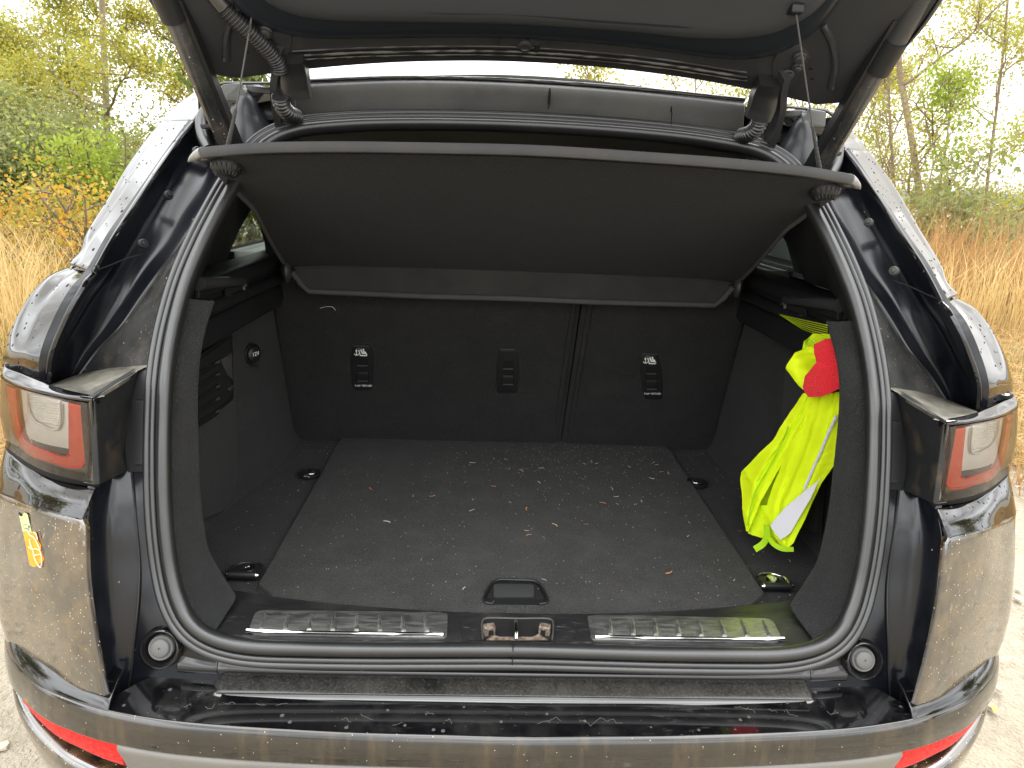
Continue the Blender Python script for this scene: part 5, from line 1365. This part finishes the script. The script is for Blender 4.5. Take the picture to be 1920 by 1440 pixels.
# pale leaf on the sill, hair on the valance, thread on the seat
o = sweep('fallen_leaf', [SI(829, 1215, .004), SI(838, 1214, .006), SI(847, 1216, .004)], circ(.0032, 8, 1, .2), mat('yellow_leaf', (.55, .52, .1), .6), None, up=(0, 0, 1), scale=lambda t: math.sin(t * math.pi) * .9 + .1)
tag(o, 'tiny yellow leaf on the lower edge of the sill trim', 'leaf')
o = tube('light_thread', [ST(600, 578, -.014), ST(612, 575, -.016), ST(624, 576, -.014), ST(629, 582, -.014)], .0005, WHITE_PRINT, None, n=20, k=5, up=(0, 1, 0))
tag(o, 'short pale thread stuck on the left seat back', 'thread')
hair = tube('stray_hair', [U(640, 1274, .905), U(668, 1262, .906), U(690, 1252, .905), U(720, 1244, .903)], .0004, CURL, None, n=30, k=5, up=(0, 0, 1))
tag(hair, 'thin pale grass stem lying across the painted rear valance', 'grass stem')
# dried water marks on the step: thin wandering salt lines
V, Fc = [], []
def stain(x0, x1, yb, amp, seed):
    n = int(abs(x1 - x0) / 1.6)
    pts = []
    for i in range(n):
        x = lerp(x0, x1, i / n)
        y = yb + amp * noise.noise(Vector((x * .017, seed, 0))) + amp * .45 * noise.noise(Vector((x * .06, seed + 5, 0))) + amp * .25 * noise.noise(Vector((x * .2, seed + 7, 0)))
        x2 = x + 7 * noise.noise(Vector((x * .07, seed + 9, 0)))
        p = UF(x2, y, lambda q: q.z - .6945); p.z = .6950
        p.z = .6905 + .11 * max(0, (p.y - plan(p.x) - .004)) + .0006
        pts.append(p)
    for q0 in range(0, len(pts) - 12, 12):
        if noise.noise(Vector((q0 * .11, seed * 3.3, 2))) < -.02: continue
        V_, F_ = sweep_data(pts[q0:q0 + 13], circ(.00024, 4, 1, .5), (0, 0, 1)); i0 = len(V); V.extend(V_); Fc.extend([[a + i0 for a in f_] for f_ in F_])
    return
    V_, F_ = sweep_data(pts, circ(.00028, 4, 1, .5), (0, 0, 1))
    i0 = len(V); V.extend(V_); Fc.extend([[a + i0 for a in f_] for f_ in F_])
stain(345, 560, 1322, 16, 1); stain(640, 860, 1348, 20, 2); stain(1010, 1300, 1352, 22, 3); stain(1380, 1580, 1335, 18, 4)
o = meshobj('salt_marks', V, Fc, mat('dried_salt', (.17, .155, .125), .8), car, smooth=False)
o['kind'] = 'stuff'

# ================================================================== SURROUNDINGS
GR = mat('pale_gravel_track', (.35, .305, .235), .95, vary=(1.2, (.25, .215, .16), (.3, .7)), bump=(90, .8, .02),
         dirt=[dict(scale=40, lo=.5, hi=.7, amt=.45, col=(.15, .12, .08), r=.9), dict(scale=14, lo=.45, hi=.7, amt=.4, col=(.44, .38, .28), r=.9)])
nx = 90
gx = np.concatenate([-np.geomspace(600, 6.5, 18), np.linspace(-6, 6, 55), np.geomspace(6.5, 600, 18)])
gy = np.concatenate([-np.geomspace(600, 6.5, 16), np.linspace(-6, 14, 70), np.geomspace(15, 900, 18)])
V = [(x, y, .03 * noise.noise(Vector((x * .7, y * .7, 0))) - .02 + (.012 * noise.noise(Vector((x * 4, y * 4, 1))) if abs(x) < 7 and abs(y) < 15 else 0)) for y in gy for x in gx]
n_ = len(gx)
Fc = [[j * n_ + i, j * n_ + i + 1, (j + 1) * n_ + i + 1, (j + 1) * n_ + i] for j in range(len(gy) - 1) for i in range(n_ - 1)]
tag(meshobj('ground', V, Fc, GR), None, None, kind='structure')
hl = []
for i in range(80):
    a = math.radians(-80 + 160 * i / 79)
    h = 14 + 16 * abs(noise.noise(Vector((i * .13, 4, 0)))) + 3 * noise.noise(Vector((i * .6, 8, 0)))
    hl.append((math.sin(a) * 850, math.cos(a) * 850, h))
V = [(x, y, -5) for x, y, z in hl] + hl + [(x * 1.05, y * 1.05, z * .5) for x, y, z in hl]
Fc = [[i, i + 1, 81 + i, 80 + i] for i in range(79)] + [[80 + i, 81 + i, 161 + i, 160 + i] for i in range(79)]
tag(meshobj('hills', V, Fc, mat('distant_hills', (.25, .32, .38), 1)), None, None, kind='structure')

# stones and fallen leaves on the track
def pebbles(name, n, area, rr, m, label, cat, seed, flat=.6, quad=False):
    r = np.random.default_rng(seed); V, Fc = [], []
    for _ in range(n):
        x, y = r.uniform(area[0], area[1]), r.uniform(area[2], area[3])
        if -.95 < x < .95 and y > .95: continue
        q = r.uniform(*rr); a0 = r.uniform(0, 6.28); i0 = len(V); k = 6 if not quad else 4
        for h, sc in (((0, 1), (.55, .8)) if not quad else ((.2, 1),)):
            for j in range(k):
                t = a0 + 2 * math.pi * j / k; rr2 = q * sc * r.uniform(.75, 1.2) * (1 if not quad else (1.6 if j % 2 else .7))
                V.append((x + math.cos(t) * rr2, y + math.sin(t) * rr2, -.012 + h * q * flat + (r.uniform(0, q * .8) if quad else 0)))
        if quad: Fc.append([i0, i0 + 1, i0 + 2, i0 + 3])
        else:
            for j in range(k): Fc.append([i0 + j, i0 + (j + 1) % k, i0 + k + (j + 1) % k, i0 + k + j])
            Fc.append([i0 + k + j for j in range(k)])
    tag(meshobj(name, V, Fc, m, None, angle=50), label, cat, kind='stuff')
pebbles('gravel', 9000, (-5, 5, -5, 5), (.006, .02), mat('grey_tan_stones', (.34, .29, .21), .9, vary=(7, (.5, .44, .34), (.4, .6))), 'small grey and tan stones strewn over the track', 'gravel', 81)
pebbles('fallen_leaves', 1500, (-5, 5, -5, 5.5), (.012, .03), mat('brown_fallen_leaves', (.36, .22, .08), .8, vary=(6, (.5, .36, .12), (.4, .6))), 'brown fallen leaves lying on the gravel track', 'leaves', 82, quad=True)

def blades(name, n, area, hfun, m, wd=.006, lean=.5, label=None, cat=None, seed=3, dens=None, keep=None):
    r = np.random.default_rng(seed)
    x = r.uniform(area[0], area[1], n); y = area[2] + (area[3] - area[2]) * r.random(n) ** 1.4
    if keep is not None:
        k = keep(x, y); x, y = x[k], y[k]
    n = len(x)
    h = hfun(r, x, y)
    a = r.uniform(0, 2 * np.pi, n); ln = lean * r.uniform(.2, 1.4, n) * h
    wdir = a + np.pi / 2 + r.uniform(-.5, .5, n)
    W_ = wd * r.uniform(.6, 1.4, n) * (.7 + .06 * y)
    V = np.zeros((n, 5, 3))
    bx_, by_ = np.cos(wdir) * W_ / 2, np.sin(wdir) * W_ / 2
    V[:, 0] = np.stack([x - bx_, y - by_, np.zeros(n) - .03], 1); V[:, 1] = np.stack([x + bx_, y + by_, np.zeros(n) - .03], 1)
    mx, my = x + np.cos(a) * ln * .35, y + np.sin(a) * ln * .35
    V[:, 2] = np.stack([mx - bx_ * .8, my - by_ * .8, h * .6], 1); V[:, 3] = np.stack([mx + bx_ * .8, my + by_ * .8, h * .6], 1)
    V[:, 4] = np.stack([x + np.cos(a) * ln, y + np.sin(a) * ln, h * (1 - .25 * lean)], 1)
    base = np.arange(n)[:, None] * 5
    quads = (base + np.array([0, 1, 3, 2])).tolist(); tris = (base + np.array([2, 3, 4])).tolist()
    o = meshobj(name, V.reshape(-1, 3).tolist(), quads + tris, m, None, smooth=False)
    tag(o, label, cat, kind='stuff')
    return o
STRAW = mat('dry_straw_grass', (.52, .37, .15), .9, vary=(3, (.66, .50, .24), (.3, .7)), trans=.4)
STRAW2 = mat('matted_straw', (.52, .37, .16), .9, vary=(2, (.40, .24, .09), (.35, .65)), trans=.3)
GREENG = mat('green_grass', (.16, .20, .035), .8, vary=(4, (.30, .28, .06)), trans=.4)
RUSTY = mat('rusty_weeds', (.34, .17, .07), .9, vary=(2.5, (.46, .30, .12), (.35, .65)), trans=.35)
blades('matted_grass', 42000, (-9, -2.3, 2.6, 12), lambda r, x, y: r.uniform(.08, .34, len(x)), STRAW2, .007, 1.6, 'flattened golden dry grass beside the track on the left', 'grass', 3)
blades('matted_grass', 52000, (2.7, 11, 2.8, 14), lambda r, x, y: r.uniform(.06, .30, len(x)), STRAW2, .007, 1.6, 'flattened golden dry grass beside the track on the right', 'grass', 4, keep=lambda x, y: x > 2.2 + .12 * y)
blades('tall_grass', 8000, (-8, -3.2, 4.8, 9.5), lambda r, x, y: r.uniform(.5, 1.25, len(x)), STRAW, .006, .45, 'tall pale dry grass stems standing at the left edge', 'grass', 5)
blades('tall_grass', 9000, (4.6, 14, 7.5, 14), lambda r, x, y: r.uniform(.5, 1.25, len(x)), STRAW, .007, .45, 'tall dry grass standing in front of the right hand birches', 'grass', 6)
blades('green_grass', 9000, (-8.5, -3.0, 4.5, 11), lambda r, x, y: r.uniform(.1, .5, len(x)), GREENG, .008, .8, 'patches of fresh green grass in the straw on the left', 'grass', 7)
blades('green_grass', 4000, (3.0, 8, 3.2, 7), lambda r, x, y: r.uniform(.05, .2, len(x)), GREENG, .008, .8, 'green grass growing low beside the right hand track edge', 'grass', 8)
blades('rusty_weeds', 16000, (4.8, 18, 8.5, 16), lambda r, x, y: r.uniform(.6, 1.75, len(x)) * (.7 + .3 * np.sin(x * 1.3)), RUSTY, .010, .30, 'rust brown weeds standing thick under the right hand birches', 'weeds', 9)

BARK = mat('grey_brown_bark', (.20, .15, .10), .95, vary=(14, (.32, .26, .18)), bump=(60, .6, .01))
BARK_D = mat('dark_bark', (.10, .08, .055), .95, vary=(20, (.16, .13, .09)))
def leafmat(name, c1, c2, c3=None, tr=.45, sc=1.6):
    return mat(name, c1, .65, vary=(sc, c2, (.38, .62)), specks=None, dirt=[dict(scale=sc * 5, lo=.52, hi=.66, amt=.8, col=c3, r=.6)] if c3 else None, trans=tr)
LEAF_YG = leafmat('yellow_green_leaves', (.24, .26, .035), (.42, .40, .07), (.58, .45, .06))
LEAF_G = leafmat('fresh_green_leaves', (.20, .28, .03), (.34, .42, .05), (.40, .40, .05))
LEAF_GG = leafmat('grey_green_leaves', (.17, .20, .08), (.28, .30, .10), (.33, .29, .07))
LEAF_O = leafmat('orange_autumn_leaves', (.22, .24, .04), (.50, .34, .04), (.78, .20, .02), sc=5)
LEAF_D = leafmat('dark_green_leaves', (.08, .12, .03), (.16, .20, .04), (.28, .28, .06))
LEAF_B = leafmat('birch_leaves', (.22, .26, .03), (.44, .42, .07), (.52, .34, .05))

def leaf_mesh(name, twigs, per, sp, size, m, parent, seed):
    r = np.random.default_rng(seed)
    T = np.repeat(np.array([tuple(t) for t in twigs]), per, 0)
    n = len(T)
    P_ = T + r.normal(0, 1, (n, 3)) * np.array([sp, sp, sp * .8])
    a = r.normal(0, 1, (n, 3)); a /= np.linalg.norm(a, axis=1, keepdims=True)
    b = np.cross(a, r.normal(0, 1, (n, 3))); b /= np.linalg.norm(b, axis=1, keepdims=True)
    s_ = (size * r.uniform(.6, 1.3, n))[:, None]
    V = np.stack([P_ - a * s_ * .55, P_ + b * s_ * .36 - a * s_ * .05, P_ + a * s_ * .55, P_ - b * s_ * .36 - a * s_ * .05], 1)
    F_ = (np.arange(n)[:, None] * 4 + np.arange(4)).tolist()
    return meshobj(name, V.reshape(-1, 3).tolist(), F_, m, parent, smooth=False)

def tree(nm, label, cat, base, h, spreadr, lm, nleaf, lsize, seed, style='broad', bark=BARK, group=None, thick=.05, twspread=.22, lowest=.12):
    r = np.random.default_rng(seed)
    root = thing(nm, label, cat, base, group)
    B_ = Vector(base)
    V, Fc, twigs = [], [], []
    def limb(p0, d, ln, rad, lvl):
        n = 7
        pts = [Vector(p0)]
        dd = Vector(d).normalized()
        for i in range(n):
            dd = (dd + Vector(r.normal(0, .10 + .05 * lvl, 3)) + Vector((0, 0, .03 if style != 'droop' else -.02))).normalized()
            pts.append(pts[-1] + dd * ln / n)
        V_, F_ = sweep_data(pts, circ(rad, 6 if lvl < 2 else 4), (0.3, 1, .1) if abs(dd.z) > .5 else (0, 0, 1), scale=lambda t: 1 - .75 * t)
        i0 = len(V); V.extend(V_); Fc.extend([[a + i0 for a in f_] for f_ in F_])
        if lvl >= 2 or (lvl == 1 and style == 'bush'):
            for q in pts[2:]: twigs.append(q)
            if lvl >= 3: return
        if lvl < (3 if style != 'bush' else 2):
            k = {0: int(16 if style != 'bush' else 9), 1: 6, 2: 3}[lvl]
            for i in range(k):
                t = r.uniform(lowest if lvl == 0 else .25, .98)
                q = pts[min(n, int(t * n))].lerp(pts[min(n, int(t * n) + 1)] if int(t * n) < n else pts[n], t * n - int(t * n))
                az = r.uniform(0, 2 * math.pi)
                if lvl == 0:
                    el = r.uniform(.35, 1.0) if style == 'up' else r.uniform(-.05, .8)
                    nd = Vector((math.cos(az) * math.cos(el), math.sin(az) * math.cos(el), math.sin(el)))
                    l2 = spreadr * (1.15 - .75 * t) * r.uniform(.75, 1.2) / max(math.cos(el), .5)
                else:
                    nd = (dd + Vector(r.normal(0, .75, 3))).normalized(); l2 = ln * r.uniform(.3, .55)
                limb(q, nd, l2, rad * (.42 if lvl == 0 else .5), lvl + 1)
    if style == 'bush':
        for i in range(6):
            limb(B_, Vector((r.normal(0, .45), r.normal(0, .45), 1)), h * r.uniform(.7, 1.0), thick * .5, 0)
    else: limb(B_, (r.normal(0, .03), r.normal(0, .03), 1), h, thick, 0)
    meshobj('trunk', V, Fc, bark, root, angle=60)
    per = max(1, int(nleaf / max(1, len(twigs))))
    leaf_mesh('crown', twigs, per, twspread, lsize, lm, root, seed + 1)
    return root
def at(px, Y): p = U(px, 375, Y=Y); return Vector((p.x, Y, -.02))

tree('tree', 'tall yellow green tree rising out of frame beside the left pillar', 'tree', at(190, 13), 8.5, 1.9, LEAF_YG, 46000, .055, 11, thick=.07, twspread=.15)
tree('tree', 'yellowing round tree at the far left edge under the pale sky', 'tree', at(40, 14.5), 3.9, 1.6, LEAF_YG, 22000, .055, 12, thick=.07, twspread=.2)
tree('tree', 'airy light green tree directly behind the left lift strut', 'tree', at(330, 14), 4.3, 1.2, LEAF_YG, 15000, .055, 13, thick=.07, twspread=.17)
tree('tree', 'dark green tree seen through the left side window', 'tree', at(485, 11), 3.0, .85, LEAF_D, 9000, .08, 14, bark=BARK_D, twspread=.2, lowest=.05)
tree('bush', 'large grey green willow bush at the far left above the brambles', 'bush', at(45, 10), 2.5, 1.2, LEAF_GG, 22000, .055, 15, 'bush', BARK_D, twspread=.22)
tree('bush', 'grey green bush between the willow and the orange leaved shrub', 'bush', at(165, 10.5), 2.3, 1.1, LEAF_GG, 20000, .055, 16, 'bush', BARK_D, twspread=.22)
tree('bush', 'bright fresh green bush next to the upper left pillar', 'bush', at(225, 9.5), 2.2, .55, LEAF_G, 9000, .055, 17, 'bush', BARK_D, twspread=.16)
tree('shrub', 'shrub with orange and yellow leaves beside the left pillar', 'shrub', at(185, 6.6), 1.6, .42, LEAF_O, 900, .048, 18, 'bush', BARK_D, twspread=.13)
tree('bramble', 'low bramble with orange leaves above the straw at far left', 'bramble', at(25, 8.0), 1.0, .7, LEAF_O, 4600, .042, 19, 'bush', BARK_D, twspread=.22)
tree('bramble', 'green and yellow bramble low against the left pillar', 'bramble', at(125, 8.2), 1.0, .7, LEAF_O, 4600, .042, 20, 'bush', BARK_D, twspread=.22)
tree('bush', 'dense olive bush low behind the straw on the left', 'bush', at(100, 12), 1.9, 1.5, LEAF_GG, 12000, .08, 31, 'bush', BARK_D, twspread=.3)
# right hand birches
tree('birch', 'tallest birch with a thick pale trunk right of the strut', 'tree', at(1772, 13), 9.0, 1.5, LEAF_B, 8000, .055, 21, 'up', thick=.075, twspread=.16)
tree('birch', 'slender bare birch just right of the lift strut', 'tree', at(1700, 14), 7.5, 1.0, LEAF_B, 3600, .055, 22, 'up', thick=.035, twspread=.16)
tree('birch', 'leafy leaning birch near the right edge of view', 'tree', at(1838, 13.5), 7.5, 1.2, LEAF_B, 8000, .055, 23, 'up', thick=.035, twspread=.17)
tree('birch', 'thin young birch low between the pillar and the tall birches', 'tree', at(1652, 15), 4.2, .9, LEAF_B, 2600, .055, 24, 'up', thick=.035, twspread=.15)
tree('birch', 'small sparse birch farthest to the right above the weeds', 'tree', at(1915, 15), 3.8, 1.2, LEAF_B, 900, .06, 25, 'up', thick=.035, twspread=.18)
tree('sapling', 'bright green sapling around the tall birch trunk', 'tree', at(1752, 11.5), 3.6, .7, LEAF_G, 2600, .06, 26, 'up', thick=.03, twspread=.15)
tree('sapling', 'low willowy green sapling behind the rusty weeds', 'tree', at(1800, 11), 2.3, .9, LEAF_GG, 2400, .09, 27, 'bush', thick=.03, twspread=.16)
for i, (px, Y, h, lab) in enumerate(((1160, 20, 5.6, 'yellow green tree alone in the middle of the gap under the lid'), (1290, 21, 5.5, 'autumn tree in the gap left of the right hinge'), (1385, 20, 5.4, 'pale leaved tree in the gap touching the right hinge'), (1490, 20, 5.3, 'yellow tree in the gap right of the right hinge'), (1570, 21, 5.0, 'thin tree in the gap beside the right strut'))):
    tree('birch', lab, 'tree', at(px, Y), h, 1.25, LEAF_B if i % 2 else LEAF_YG, 5200, .08, 40 + i, 'up', thick=.05, twspread=.24, group='trees seen through the gap under the lid')
tree('bush', 'olive bush on the horizon behind the right hand weeds', 'bush', at(1868, 28), 1.9, 1.5, LEAF_GG, 3000, .12, 46, 'bush', BARK_D, twspread=.3)
# trees behind the camera that the paint mirrors
for i, (x, y, h) in enumerate(((-9.5, 1.5, 4.5), (-16, -6, 5), (10, 1.5, 4.5), (17, -7, 5))):
    tree('tree', ['leafy tree left of the car mirrored in the left wing', 'tall tree behind the photographer on the left', 'leafy tree right of the car mirrored in the right wing', 'tall tree behind the photographer on the right'][i], 'tree', (x, y, 0), h, 2.0, LEAF_GG, 7000, .13, 60 + i, thick=.1, twspread=.25)
